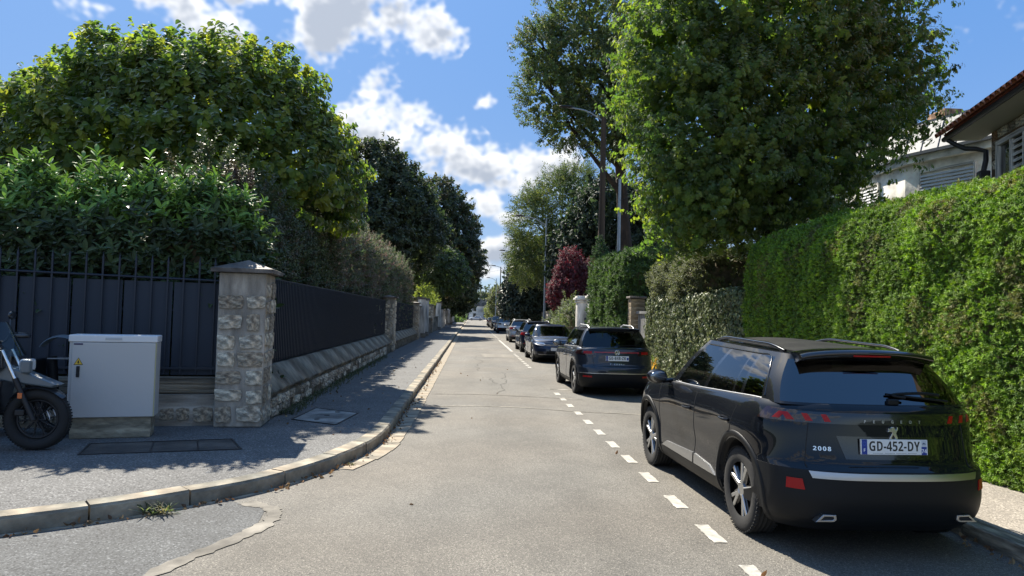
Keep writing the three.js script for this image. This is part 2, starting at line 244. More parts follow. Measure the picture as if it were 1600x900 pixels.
{ // an old trench patch at the corner, its pale joint, seams across the road and cracks
  const patch = [[-9, -1.5], [-5, -4.45], [-3.43, -5.42], [-2.74, -5.92], [-2.37, -6.28], [-2.1, -6.55], [-1.72, -6.35], [-1.66, -5.9], [-1.8, -5.35], [-1.95, -4.9], [-2.1, -4.3], [-2.2, -3.6], [-2.6, -1.5]];
  struct('asphalt_patch', sheet(patch, 0.003), M.patch);
  const ribbon = (pts, w, y, seed, mat, name, n = 40) => { const c = new THREE.CatmullRomCurve3(pts.map(([x, z]) => V(x, 0, z))), a = [], b = [], r = rng(seed); for (let i = 0; i <= n; i++) { const p = c.getPoint(i / n), t = c.getTangent(i / n), k = w * (0.6 + 0.8 * r()) / 2; a.push([p.x - t.z * k, p.z + t.x * k]); b.push([p.x + t.z * k, p.z - t.x * k]); } struct(name, sheet([...a, ...b.reverse()], y), mat); };
  ribbon([[-2.62, -1.5], [-2.22, -3.6], [-2.1, -4.3], [-1.93, -4.95], [-1.72, -5.45], [-1.58, -5.95], [-1.66, -6.3], [-1.95, -6.5]], 0.12, 0.0062, 3, M.seam, 'road_joint', 90);
  ribbon([[-0.75, -13.3], [0, -13.5], [0.9, -13.45], [2, -13.0], [3.9, -12.6]], 0.07, 0.005, 5, M.seam, 'road_joint', 70);
  ribbon([[-0.8, -15.4], [0.2, -15.5], [1.5, -15.2], [2.4, -14.9]], 0.06, 0.005, 6, M.seam, 'road_joint', 50);
  struct('asphalt_patch', sheet([[0.6, -29.4], [1.85, -29.2], [1.95, -31.6], [0.5, -31.9]], 0.005), M.seam); struct('asphalt_patch', sheet([[-0.5, -36], [0.7, -36.2], [0.7, -36.9], [-0.5, -36.8]], 0.005), M.seam);
  const dark = std({ color: col(0.035, 0.033, 0.03), roughness: 1 });
  const crack = (x, z, dx, dz, n, seed) => { const r = rng(seed), p = [[x, z]]; for (let i = 0; i < n; i++) { x += dx + (r() - 0.5) * 0.28; z += dz + (r() - 0.5) * 0.12; p.push([x, z]); } ribbon(p, 0.014, 0.0035, seed, dark, 'road_crack', n * 5); };
  crack(0.62, -15.6, 0.02, -0.42, 14, 91); crack(0.3, -22, -0.02, -0.6, 14, 92); crack(0.75, -18, -0.04, -0.3, 6, 93);
}
function slab(name, label, pts, lines, mat) {   // a flush cover in the pavement, outline given by its corners
  const t = thing(name, label, 'cover'); const y = PAVE + 0.004;
  obj('cover_plate', sheet(pts, y), mat, t);
  const rim = []; pts.forEach((p, i) => { const q = pts[(i + 1) % pts.length], L = Math.hypot(q[0] - p[0], q[1] - p[1]); rim.push(box(L, 0.012, 0.022, 0, 0, 0).rotateY(-Math.atan2(q[1] - p[1], q[0] - p[0])).translate((p[0] + q[0]) / 2, y, (p[1] + q[1]) / 2)); });
  obj('cover_frame', rim, M.darkMetal, t);
  for (const [a, b] of lines) { const L = Math.hypot(b[0] - a[0], b[1] - a[1]); obj('joint', box(L, 0.004, 0.012).rotateY(-Math.atan2(b[1] - a[1], b[0] - a[0])).translate((a[0] + b[0]) / 2, y + 0.003, (a[1] + b[1]) / 2), M.darkMetal, t); }
  return t;
}
const plateMat = std({ map: rep(mottle, 1.2), bumpMap: rep(roughTex, 14), bumpScale: 0.006, color: col(0.62, 0.63, 0.62), roughness: 0.7 }), slabMat = std({ map: rep(concrete, 1), bumpMap: rep(roughTex, 3), bumpScale: 0.01, color: col(0.3, 0.27, 0.25), roughness: 0.9 });
{
  const t = slab('access_cover', 'square grey access cover set in the shaded pavement by the pillar', [[-2.55, -10.58], [-1.84, -10.14], [-1.72, -11.36], [-2.48, -11.86]], [], plateMat);
  for (const [x, z] of [[-2.2, -10.62], [-2.14, -11.05], [-2.05, -11.42]]) obj('lifting_hole', cyl(0.04, 0.04, 0.006, x, PAVE + 0.004, z, 14), M.darkMetal, t);
  slab('chamber_cover', 'long brown concrete chamber cover in front of the cabinet', [[-4.1, -7.84], [-2.55, -8.27], [-2.86, -8.9], [-4.3, -8.46]], [[[-3.45, -8.04], [-3.66, -8.62]], [[-2.98, -8.16], [-3.22, -8.77]]], slabMat);
}

// ---------------------------------------------------------------- stone pieces
const stoneMats = [[1.5, 1.45, 1.34], [1.25, 1.2, 1.12], [1.0, 0.92, 0.82], [1.8, 1.74, 1.6], [0.78, 0.72, 0.65], [0.95, 0.6, 0.42]].map(([r, g, b], i) => std({ map: rep(stoneTex, 0.8 + 0.2 * i), bumpMap: rep(roughTex, 0.7), bumpScale: 0.025, color: col(r, g, b), roughness: 0.95 }));
const stoneShapes = [...Array(7)].map((_, k) => {
  const g = new THREE.BoxGeometry(1, 1, 1, 3, 3, 1), p = g.attributes.position, r = 0.5;
  for (let i = 0; i < p.count; i++) {
    let x = p.getX(i), y = p.getY(i), z = p.getZ(i); const c = Math.max(0, Math.abs(x) * 2 - 0.5) * Math.max(0, Math.abs(y) * 2 - 0.5); x *= 1 - 0.35 * c * r; y *= 1 - 0.5 * c * r;
    const n = n3(x * 2.3 + k * 9, y * 2.3, z * 1.1), m = n3(x * 2.3, y * 2.3 + k * 5 + 50, z); x += 0.06 * n; y += 0.07 * m; if (z > 0) z -= 0.35 * Math.max(Math.abs(x), Math.abs(y)) ** 3 * 3 - 0.2 * n3(x * 3, y * 3, k * 3);
    p.setXYZ(i, x, y, z);
  }
  const m = mergeVertices(g, 1e-4); m.computeVertexNormals(); return m;
});
// stones over a face: origin, two unit directions (right, up), size, rows; each is a mesh of its own
function stoneFace(parent, o, rt, w, h, rowH, seed, opt = {}) {
  const r = rng(seed), nrm = V(-rt.z, 0, rt.x).negate(), out = V(0, 1, 0).cross(rt).negate(); let y = 0.04; const q = new THREE.Quaternion().setFromRotationMatrix(new THREE.Matrix4().makeBasis(rt, V(0, 1, 0), rt.clone().cross(V(0, 1, 0))));
  while (y < h - 0.08) {
    const rh = rowH * (0.85 + 0.35 * r()); let x = 0.01 + 0.02 * r();
    if (y + rh > h) break;
    while (x < w - 0.07) {
      let sw = Math.min(w - x - 0.015, (opt.long ?? 0.22) * (0.55 + 0.8 * r())); const sh = rh * (0.62 + 0.22 * r());
      if (sw > 0.06) { const m = obj('stone', stoneShapes[Math.floor(r() * 7)], stoneMats[Math.floor(Math.pow(r(), 1.25) * (opt.tones ?? 5) + (r() < 0.05 ? 1 : 0))], parent); m.position.copy(o).addScaledVector(rt, x + sw / 2).add(V(0, y + rh / 2 + (r() - 0.5) * 0.03, 0)).addScaledVector(rt.clone().cross(V(0, 1, 0)), 0.004); m.quaternion.copy(q); m.rotateZ((r() - 0.5) * 0.12); m.scale.set(sw * 1.04, sh * 1.06, 0.036 + 0.02 * r()); }
      x += sw + 0.045 + 0.04 * r();
    }
    y += rh + 0.01;
  }
}
// a pier of field stones in mortar under a shallow pyramid cap; built with its front face towards +z
function pier(label, [x, z], turn, w, d, h, { front = true, side = true, seed = 1, long = 0.25, capH = 0.14, base = PAVE, group } = {}) {
  const t = thing('gate_pier', label, 'pier', [x, base, z], turn, group);
  const shaft = obj('shaft', rbox(w, h, d, 0, h / 2, 0, 0.025), M.mortar, t);
  if (front) stoneFace(shaft, V(-w / 2, 0, d / 2), V(1, 0, 0), w, h - 0.05, 0.235, seed, { long });
  if (side) stoneFace(shaft, V(w / 2, 0, d / 2), V(0, 0, -1), d, h - 0.05, 0.235, seed + 1, { long });
  const o = 0.09, cap = new THREE.BufferGeometry(), a = w / 2 + o, b = d / 2 + o, y0 = h + 0.002, y1 = h + 0.055, y2 = h + 0.055 + capH;
  const P = [[-a, y0, -b], [a, y0, -b], [a, y0, b], [-a, y0, b], [-a, y1, -b], [a, y1, -b], [a, y1, b], [-a, y1, b], [0, y2, 0]], F = [[0, 1, 2], [0, 2, 3], [0, 4, 5], [0, 5, 1], [1, 5, 6], [1, 6, 2], [2, 6, 7], [2, 7, 3], [3, 7, 4], [3, 4, 0], [4, 8, 5], [5, 8, 6], [6, 8, 7], [7, 8, 4]];
  cap.setAttribute('position', new THREE.Float32BufferAttribute(F.flatMap((f) => f.flatMap((i) => P[i])), 3)); cap.setAttribute('uv', new THREE.Float32BufferAttribute(F.flatMap((f) => f.flatMap((i) => [P[i][0] + P[i][1], P[i][2] + P[i][1]])), 2)); cap.computeVertexNormals();
  obj('cap', cap, M.cap, t);
  return t;
}
const PIER_TURN = 0.12;
pier('stone corner pier with a shallow pyramid cap beside the grey cabinet', [-3.115, -10.13], -PIER_TURN * 0 + 0.1, 0.62, 0.68, 2.08, { seed: 5, long: 0.27 });

// ---------------------------------------------------------------- street wall and railings
// a low rubble wall with a sloped mortar coping, dark pickets with a solid sheet behind
function wallRun(label, flabel, A, B, { seed, step = 0.115, h = 2.12, stones = true, picket = true }) {
  const a = V(A[0], 0, A[1]), b = V(B[0], 0, B[1]), L = a.distanceTo(b), turn = Math.atan2(-(b.z - a.z), b.x - a.x);
  const w = thing('low_wall', label, 'wall', [A[0], PAVE, A[1]], turn);        // local x runs along the wall, local +z faces the road
  const prof = new THREE.Shape([[0, 0], [0, 0.34], [0.035, 0.37], [0.0, 0.395], [-0.24, 0.70], [-0.34, 0.70], [-0.34, 0]].map(([z, y]) => new THREE.Vector2(-z, y)));
  const low = new THREE.BufferGeometry(), n = Math.ceil(L / 0.16), pr = [[0.015, 0], [0.0, 0.12], [0.01, 0.24], [-0.02, 0.335], [0.03, 0.36], [0.035, 0.40], [-0.10, 0.56], [-0.23, 0.715], [-0.36, 0.72], [-0.36, 0]], pos = [], uv = [], idx = [];
  for (let i = 0; i <= n; i++) pr.forEach(([z, y], k) => { const X = L * i / n, rough = k < 4 ? 0.055 : k < 8 ? 0.014 : 0; pos.push(X, y + rough * 0.5 * n3(X * 3, y * 5, seed + 4), z + rough * n3(X * 2.2, y * 7, seed)); uv.push(X, k * 0.14); });
  for (let i = 0; i < n; i++) for (let k = 0; k < pr.length - 1; k++) { const q = i * pr.length + k; idx.push(q, q + 1, q + pr.length, q + 1, q + pr.length + 1, q + pr.length); }
  low.setAttribute('position', new THREE.Float32BufferAttribute(pos, 3)); low.setAttribute('uv', new THREE.Float32BufferAttribute(uv, 2));
  const split = (k0, k1) => { const g = low.clone(), f = []; for (let i = 0; i < n; i++) for (let k = k0; k < k1; k++) { const q = i * pr.length + k; f.push(q, q + pr.length, q + 1, q + 1, q + pr.length, q + pr.length + 1); } g.setIndex(f); g.computeVertexNormals(); return g; };
  const basePart = obj('wall_base', split(0, 3), M.rubble, w);
  obj('coping', split(3, 9), M.coping, w);
  if (stones) { const r = rng(seed); for (let X = 0.1; X < Math.min(L, stones) - 0.2;) { const sw = 0.16 + 0.28 * r(); for (const yy of [0.09, 0.23]) if (r() < 0.8) { const m = obj('stone', stoneShapes[Math.floor(r() * 7)], stoneMats[1 + Math.floor(r() * 4)], basePart); m.position.set(X + sw / 2 + (r() - 0.5) * 0.06, yy + (r() - 0.5) * 0.02, 0.0); m.scale.set(sw, 0.13, 0.09); } X += sw + 0.03; } }
  if (!picket) return;
  const f = thing('railing', flabel, 'railing', [A[0], PAVE, A[1]], turn);
  obj('backing_sheet', box(L, h - 0.86, 0.004, L / 2, 0.78 + (h - 0.86) / 2, -0.31), M.sheetMetal, f);
  obj('rail', box(L, 0.035, 0.03, L / 2, h - 0.04, -0.29), M.fence, f); obj('rail', box(L, 0.03, 0.026, L / 2, 0.87, -0.29), M.fence, f);
  const pk = box(0.018, h - 0.79, 0.018, 0, 0.75 + (h - 0.79) / 2, 0); for (let X = 0.06; X < L; X += step) obj('picket', pk, M.fence, f, [X, 0, -0.262]);
}
const W0 = [-2.88, -10.5], W1 = [-3.2, -29.5], W2 = [-3.22, -44.2], W3 = [-3.25, -59];
wallRun('long low rubble wall with sloped coping between the corner pier and the next pier', 'dark blue picket railing between the corner stone pier and the next pier', W0, [-3.2, -29.3], { seed: 3, step: 0.118, stones: 17 });
pier('slim weathered stone pier between the two dark blue railings', [-3.35, -29.62], 0, 0.5, 0.55, 2.2, { seed: 15, long: 0.24, capH: 0.06 });
wallRun('short low rubble wall with sloped coping under the farther railing', 'shorter dark blue picket railing beyond the slim stone pier', [-3.2, -29.95], [-3.22, -43.6], { seed: 4, step: 0.13, stones: 0 });
pier('stone pier where the farther railing ends, before the pale gate posts', [-3.4, -43.95], 0, 0.5, 0.6, 2.2, { seed: 17, long: 0.24, capH: 0.05 });
{ // gate posts, walls and a lodge farther along the left pavement
  const post = (x, z, w, h, label, m = M.white) => { const t = thing('gate_post', label, 'gate post', [x, PAVE, z]); obj('shaft', rbox(w, h, w, 0, h / 2, 0, 0.02), m, t); obj('capital', rbox(w + 0.14, 0.12, w + 0.14, 0, h + 0.062, 0, 0.03), M.cap, t); obj('plinth', rbox(w + 0.08, 0.3, w + 0.08, 0, 0.149, 0, 0.02), M.concrete, t); };
  const plain = (x, z0, z1, h, label, m) => { const t = thing('garden_wall', label, 'wall', [x, PAVE, (z0 + z1) / 2]); const L = Math.abs(z1 - z0); obj('wall_body', box(0.3, h, L - 0.02, 0, h / 2, 0), m, t); obj('coping', rbox(0.42, 0.08, L - 0.03, 0, h + 0.042, 0, 0.02), M.coping, t); };
  const gate = (x, z0, z1, h, label, m) => { const t = thing('street_gate', label, 'gate', [x, PAVE, (z0 + z1) / 2]); const L = Math.abs(z1 - z0); obj('frame', [box(0.06, 0.08, L - 0.04, 0, h - 0.04, 0), box(0.06, 0.08, L - 0.04, 0, 0.14, 0)], m, t); for (let k = 0; k < 8; k++) obj('gate_board', box(0.03, h - 0.26, (L - 0.06) / 8 - 0.02, 0, 0.18 + (h - 0.26) / 2, -L / 2 + (L - 0.06) * (k + 0.5) / 8 + 0.03), m, t); };
  plain(-3.4, -44.3, -47.2, 2.0, 'grey rendered wall between the farther railing and pale gate posts', M.mortar);
  post(-3.25, -47.6, 0.5, 2.55, 'pale gate post next to the grey rendered wall');
  gate(-3.35, -47.9, -51.0, 2.1, 'dark gate hung between two pale gate posts', M.fence);
  post(-3.25, -51.4, 0.5, 2.55, 'pale gate post on the far side of the dark gate');
  plain(-3.4, -51.8, -60.0, 1.2, 'low rubble wall beyond the dark gate', M.rubble);
  pier('stone pier at the end of the low wall beyond the dark gate', [-3.4, -60.4], 0, 0.55, 0.55, 2.3, { seed: 19, capH: 0.05, side: false });
  plain(-3.4, -60.8, -72, 1.3, 'low rubble wall running towards the pale roofed lodge', M.rubble);
  post(-3.25, -72.5, 0.5, 2.7, 'pale post closest to the lodge with the pale roof');
  plain(-3.4, -73, -93, 2.1, 'tall rendered wall in front of the lodge', M.mortar);
  plain(-3.5, -106, -135, 2.1, 'long rendered wall under the dark trees past the lodge', M.mortar);
  for (let k = 0; k < 5; k++) post(-3.3, -108 - k * 6.4, 0.42, 2.4, 'pale post in the row along the long wall past the lodge');
  scene.children.filter((o) => o.userData.label === 'pale post in the row along the long wall past the lodge').forEach((o) => { o.userData.group = 'posts along the far left wall'; });
  plain(-3.6, -135.4, -235, 1.8, 'far wall running on to the end of the left pavement', M.mortar);
  const l = thing('gate_lodge', 'small lodge with a pale hipped roof behind the left wall', 'house', [-7, 0, -100]);
  obj('wall', box(6.6, 3.7, 11, 0, 1.85, 0), M.cream, l);
  const roof = new THREE.ConeGeometry(1, 1, 4, 1); roof.rotateY(Math.PI / 4); roof.scale(7.4 / 1.414, 2.7, 11.8 / 1.414); roof.translate(0, 5.06, 0); obj('roof', roof, std({ color: col(0.36, 0.34, 0.3), map: rep(mottle, 3) }), l);
  for (const z of [-3.2, 0, 3.2]) { const w = obj('window', box(0.06, 1.3, 0.9, 3.33, 2.3, z), M.white, l); obj('pane', box(0.03, 1.1, 0.7, 3.36, 2.3, z), M.gloss, w); }
}
// the panelled fence left of the corner pier: sheet metal with posts and spikes, on a low stone wall
{
  const A = V(-3.42, 0, -9.93), turn = 0.2, dir = V(-Math.cos(turn), 0, Math.sin(turn)), L = 5.2;
  const w = thing('low_wall', 'low stone wall under the solid dark blue fence behind the cabinet', 'wall', [A.x, PAVE, A.z], turn + Math.PI * 0);
  // local -x runs away from the pier, local +z faces the pavement
  obj('wall_body', (() => { const g = new THREE.BoxGeometry(L, 0.42, 0.34, 60, 6, 2), p = g.attributes.position; for (let i = 0; i < p.count; i++) { const x = p.getX(i), y = p.getY(i); if (p.getZ(i) > 0.16) p.setZ(i, p.getZ(i) + 0.03 * n3(x * 3, y * 5, 7)); } g.computeVertexNormals(); g.translate(-L / 2, 0.21, -0.17); return g; })(), M.mortar, w);
  obj('coping', rbox(L, 0.22, 0.3, -L / 2, 0.533, -0.19, 0.02), M.coping, w);
  stoneFace(w.children[0], V(-L, 0, 0.012), V(1, 0, 0), L - 0.03, 0.44, 0.2, 31, { long: 0.26 });
  const f = thing('railing', 'solid dark blue metal fence with spiked bars behind the cabinet', 'fence', [A.x, PAVE, A.z], turn);
  const top = (x) => 1.97 + 0.016 * -x;
  for (let x = -0.02; x > -L; x -= 0.62) { const wd = 0.6; obj('sheet_panel', box(wd, 1.27, 0.005, x - 0.3, 0.665 + 0.635 + 0.02 * (-x / 6), -0.2), M.sheetMetal, f); }
  obj('rail', bar(V(0, top(0), -0.165), V(-L, top(-L), -0.165), 0.018, 0.018, 4), M.fence, f); obj('rail', box(L, 0.035, 0.03, -L / 2, 0.76, -0.165), M.fence, f); obj('rail', box(L, 0.03, 0.03, -L / 2, 1.55, -0.235), M.fence, f);
  const bar1 = [box(0.022, 1.52, 0.022, 0, 1.41, 0), new THREE.ConeGeometry(0.018, 0.11, 6).translate(0, 2.22, 0)], bg = mergeGeometries(bar1.map((g) => g.toNonIndexed()));
  for (let x = -0.1; x > -L; x -= 0.2) obj('spiked_bar', bg, M.fence, f, [x, 0.02 + 0.016 * -x, -0.165]);
}

// ---------------------------------------------------------------- cars
// monotone cubic through (x, y)
function curve(xs, ys) {
  const n = xs.length, d = [], m = new Array(n); for (let i = 0; i < n - 1; i++) d.push((ys[i + 1] - ys[i]) / (xs[i + 1] - xs[i]));
  m[0] = d[0]; m[n - 1] = d[n - 2]; for (let i = 1; i < n - 1; i++) m[i] = d[i - 1] * d[i] <= 0 ? 0 : 2 * d[i - 1] * d[i] / (d[i - 1] + d[i]);
  return (x) => { if (x <= xs[0]) return ys[0]; if (x >= xs[n - 1]) return ys[n - 1]; let i = 0; while (x > xs[i + 1]) i++; const h = xs[i + 1] - xs[i], t = (x - xs[i]) / h; return ys[i] * (1 + 2 * t) * (1 - t) ** 2 + m[i] * h * t * (1 - t) ** 2 + ys[i + 1] * t * t * (3 - 2 * t) + m[i + 1] * h * t * t * (t - 1); };
}
function gridGeo(rows, closed = false) {   // rows of points -> smooth surface
  const n = rows.length, m = rows[0].length, pos = [], uv = [], idx = [];
  rows.forEach((r, i) => r.forEach((p, j) => { pos.push(p.x, p.y, p.z); uv.push(j / (m - 1), i / (n - 1)); }));
  for (let i = 0; i < n - 1; i++) for (let j = 0; j < m - 1; j++) { const a = i * m + j; idx.push(a, a + 1, a + m, a + 1, a + m + 1, a + m); }
  const g = new THREE.BufferGeometry(); g.setAttribute('position', new THREE.Float32BufferAttribute(pos, 3)); g.setAttribute('uv', new THREE.Float32BufferAttribute(uv, 2)); g.setIndex(idx); g.computeVertexNormals();
  if (closed) { const nr = g.attributes.normal; for (let i = 0; i < n; i++) { const a = i * m, b = a + m - 1, v = V(nr.getX(a) + nr.getX(b), nr.getY(a) + nr.getY(b), nr.getZ(a) + nr.getZ(b)).normalize(); nr.setXYZ(a, v.x, v.y, v.z); nr.setXYZ(b, v.x, v.y, v.z); } }
  return g;
}
// a raised piece that follows a surface: quad corners BL BR TR TL in the surface's own two coordinates
function pad(quad, on, off, thick, nu = 8, nv = 4, shape) {
  const pt = (u, v) => { const [A, B, C, D] = quad, a = lerp(lerp(A[0], B[0], u), lerp(D[0], C[0], u), v), b = lerp(lerp(A[1], B[1], u), lerp(D[1], C[1], u), v), e = 0.004, p = on(a, b), n = on(a + e, b).sub(on(a - e, b)).cross(on(a, b + e).sub(on(a, b - e))).normalize(); return { p, n }; };
  const mid = pt(0.5, 0.5), flip = mid.n.dot(V(mid.p.x, 0, mid.p.z)) + (Math.abs(mid.n.y) > 0.85 ? Math.sign(mid.n.y) * 9 : 0) < 0 ? -1 : 1;
  const outer = [], inner = [];
  for (let i = 0; i <= nv; i++) { const a = [], b = []; for (let j = 0; j <= nu; j++) { const { p, n } = pt(j / nu, i / nv), edge = shape ? shape(j / nu, i / nv) : 0; a.push(p.clone().addScaledVector(n, flip * (off - edge))); b.push(p.clone().addScaledVector(n, flip * (off - thick))); } outer.push(a); inner.push(b); }
  const parts = [gridGeo(outer)], col_ = (k) => outer.map((r) => r[k]), coli = (k) => inner.map((r) => r[k]);
  parts.push(gridGeo([outer[0], inner[0]]), gridGeo([outer[nv], inner[nv]]), gridGeo([col_(0), coli(0)]), gridGeo([col_(nu), coli(nu)]));
  return mergeGeometries(parts.map((g) => g.toNonIndexed()));
}
const wheelCache = new Map();
function makeWheel(R, rim, width, style, rimMat, rimDark) {
  const key = [R, rim, width, style, rimMat.uuid].join(); if (wheelCache.has(key)) return wheelCache.get(key).clone();
  const w = new THREE.Group(); w.name = 'wheel';                       // axle along x, outer face towards -x
  const h = width / 2, prof = [[rim - 0.01, -h * 0.86], [rim + 0.012, -h * 0.95], [lerp(rim, R, 0.45), -h * 1.02], [R - 0.03, -h * 0.97], [R - 0.012, -h * 0.88], [R, -h * 0.72]];
  for (const g of [-0.5, -0.17, 0.17, 0.5]) prof.push([R, g * h - 0.012], [R - 0.008, g * h - 0.008], [R - 0.008, g * h + 0.008], [R, g * h + 0.012]);
  prof.push([R, h * 0.72], [R - 0.012, h * 0.88], [R - 0.03, h * 0.97], [lerp(rim, R, 0.45), h * 1.02], [rim - 0.01, h * 0.9], [rim - 0.04, h * 0.5], [rim - 0.04, -h * 0.5]);
  const ty = new THREE.LatheGeometry(prof.map(([x, y]) => new THREE.Vector2(x, y)), 56); ty.rotateZ(Math.PI / 2); ty.scale(-1, 1, 1); ty.computeVertexNormals();
  const tyre = obj('tyre', ty, M.tyre, w); tyre.name = 'tyre';
  { const n = 60, lug = box(0.018, 0.009, 0.016); const ls = []; for (let i = 0; i < n; i++) for (const s of [-1, 1]) { const g = lug.clone(); g.scale(h * 0.34 / 0.018, 1, 1); g.translate(s * h * 0.78, R - 0.004, 0); g.rotateX((i + (s > 0 ? 0.5 : 0)) / n * 2 * Math.PI); ls.push(g); } obj('tread', ls, M.tyre, tyre); }
  const face = -h * 0.72, parts = [];
  const ring = new THREE.LatheGeometry([[rim - 0.035, h * 0.3], [rim - 0.012, -h * 0.5], [rim - 0.004, -h * 0.86], [rim + 0.004, -h * 0.93], [rim + 0.002, -h * 0.8]].map(([x, y]) => new THREE.Vector2(x, y)), 56); ring.rotateZ(Math.PI / 2); ring.scale(-1, 1, 1); ring.computeVertexNormals();
  // LatheGeometry turned so that -y becomes -x
  parts.push(ring.clone().scale(-1, 1, 1), cyl(0.065, 0.058, 0.03, 0, 0, 0, 20).rotateZ(Math.PI / 2).translate(face + 0.02, 0, 0));
  const spokes = style === 'five' ? 5 : style === 'ten' ? 10 : 5;
  const darkParts = [];
  for (let k = 0; k < spokes; k++) {
    const mk = (x0, x1, w0, w1, dz, skew) => { const s = new THREE.Shape([[x0, -w0 / 2], [x1, -w1 / 2 + skew], [x1, w1 / 2 + skew], [x0, w0 / 2]].map(([a, b]) => new THREE.Vector2(a, b))), g = new THREE.ExtrudeGeometry(s, { depth: 0.02, bevelEnabled: true, bevelThickness: 0.006, bevelSize: 0.005, bevelSegments: 1 }); g.rotateY(-Math.PI / 2); g.translate(face + dz, 0, 0); g.rotateX(k / spokes * 2 * Math.PI); return g; };
    // in the wheel plane shape x -> z, shape y -> y
    if (style === 'turbine') { parts.push(mk(0.05, rim - 0.012, 0.034, 0.026, 0.012, 0.05)); parts.push(mk(0.075, rim - 0.012, 0.018, 0.03, 0.014, -0.03)); darkParts.push(mk(0.045, rim - 0.02, 0.07, 0.125, 0.03, 0.004)); }
    else { parts.push(mk(0.045, rim - 0.01, style === 'ten' ? 0.03 : 0.07, style === 'ten' ? 0.026 : 0.05, 0.014, 0)); }
  }
  const rm = obj('rim', parts, rimMat, w); rm.name = 'rim';
  if (darkParts.length) obj('rim_inset', darkParts, rimDark ?? M.gloss, rm);
  obj('brake_disc', cyl(rim * 0.72, rim * 0.72, 0.02, 0, 0, 0, 32).rotateZ(Math.PI / 2).translate(h * 0.2, 0, 0), M.galv, w);
  obj('hub', [cyl(0.05, 0.07, 0.1, 0, 0, 0, 16).rotateZ(-Math.PI / 2).translate(h * 0.2, 0, 0)], M.galv, w);
  wheelCache.set(key, w); return w.clone();
}
function plateMat2(text, region) {
  const c = document.createElement('canvas'); c.width = 1040; c.height = 220; const x = c.getContext('2d');
  x.fillStyle = '#dfe3e4'; x.fillRect(0, 0, 1040, 220); x.fillStyle = '#12378f'; x.fillRect(14, 0, 86, 220); x.fillRect(945, region ? 100 : 60, 84, 120);
  x.fillStyle = '#b9c3cf'; if (region) { x.fillRect(948, 8, 78, 88); x.fillStyle = '#27456b'; x.beginPath(); x.moveTo(952, 64); x.lineTo(978, 40); x.lineTo(1000, 50); x.lineTo(1022, 64); x.fill(); }
  x.strokeStyle = '#3c5fc0'; x.lineWidth = 6; x.beginPath(); x.arc(57, 62, 25, 0, 7); x.stroke();
  x.fillStyle = '#f2f4f6'; x.font = 'bold 62px sans-serif'; x.textAlign = 'center'; x.fillText('F', 57, 178); if (region) { x.font = 'bold 78px sans-serif'; x.fillText(region, 987, 192); }
  x.fillStyle = '#101216'; x.font = 'bold 176px sans-serif'; const tw = x.measureText(text).width; x.save(); x.translate(522, 168); x.scale(800 / tw, 1.12); x.fillText(text, 0, 0); x.restore();
  if (region) { x.fillStyle = '#4a4d52'; for (let k = 0; k < 34; k++) if (k % 9 !== 8) x.fillRect(190 + k * 20, 198, 14, 6); }
  const t = new THREE.CanvasTexture(c); t.colorSpace = THREE.SRGBColorSpace; return std({ map: t, roughness: 0.35 });
}
M.mirror = std({ color: col(0.25, 0.26, 0.27), roughness: 0.08, metalness: 1 });
const evaluator = new Evaluator(); evaluator.useGroups = true; evaluator.attributes = ['position', 'normal', 'uv'];
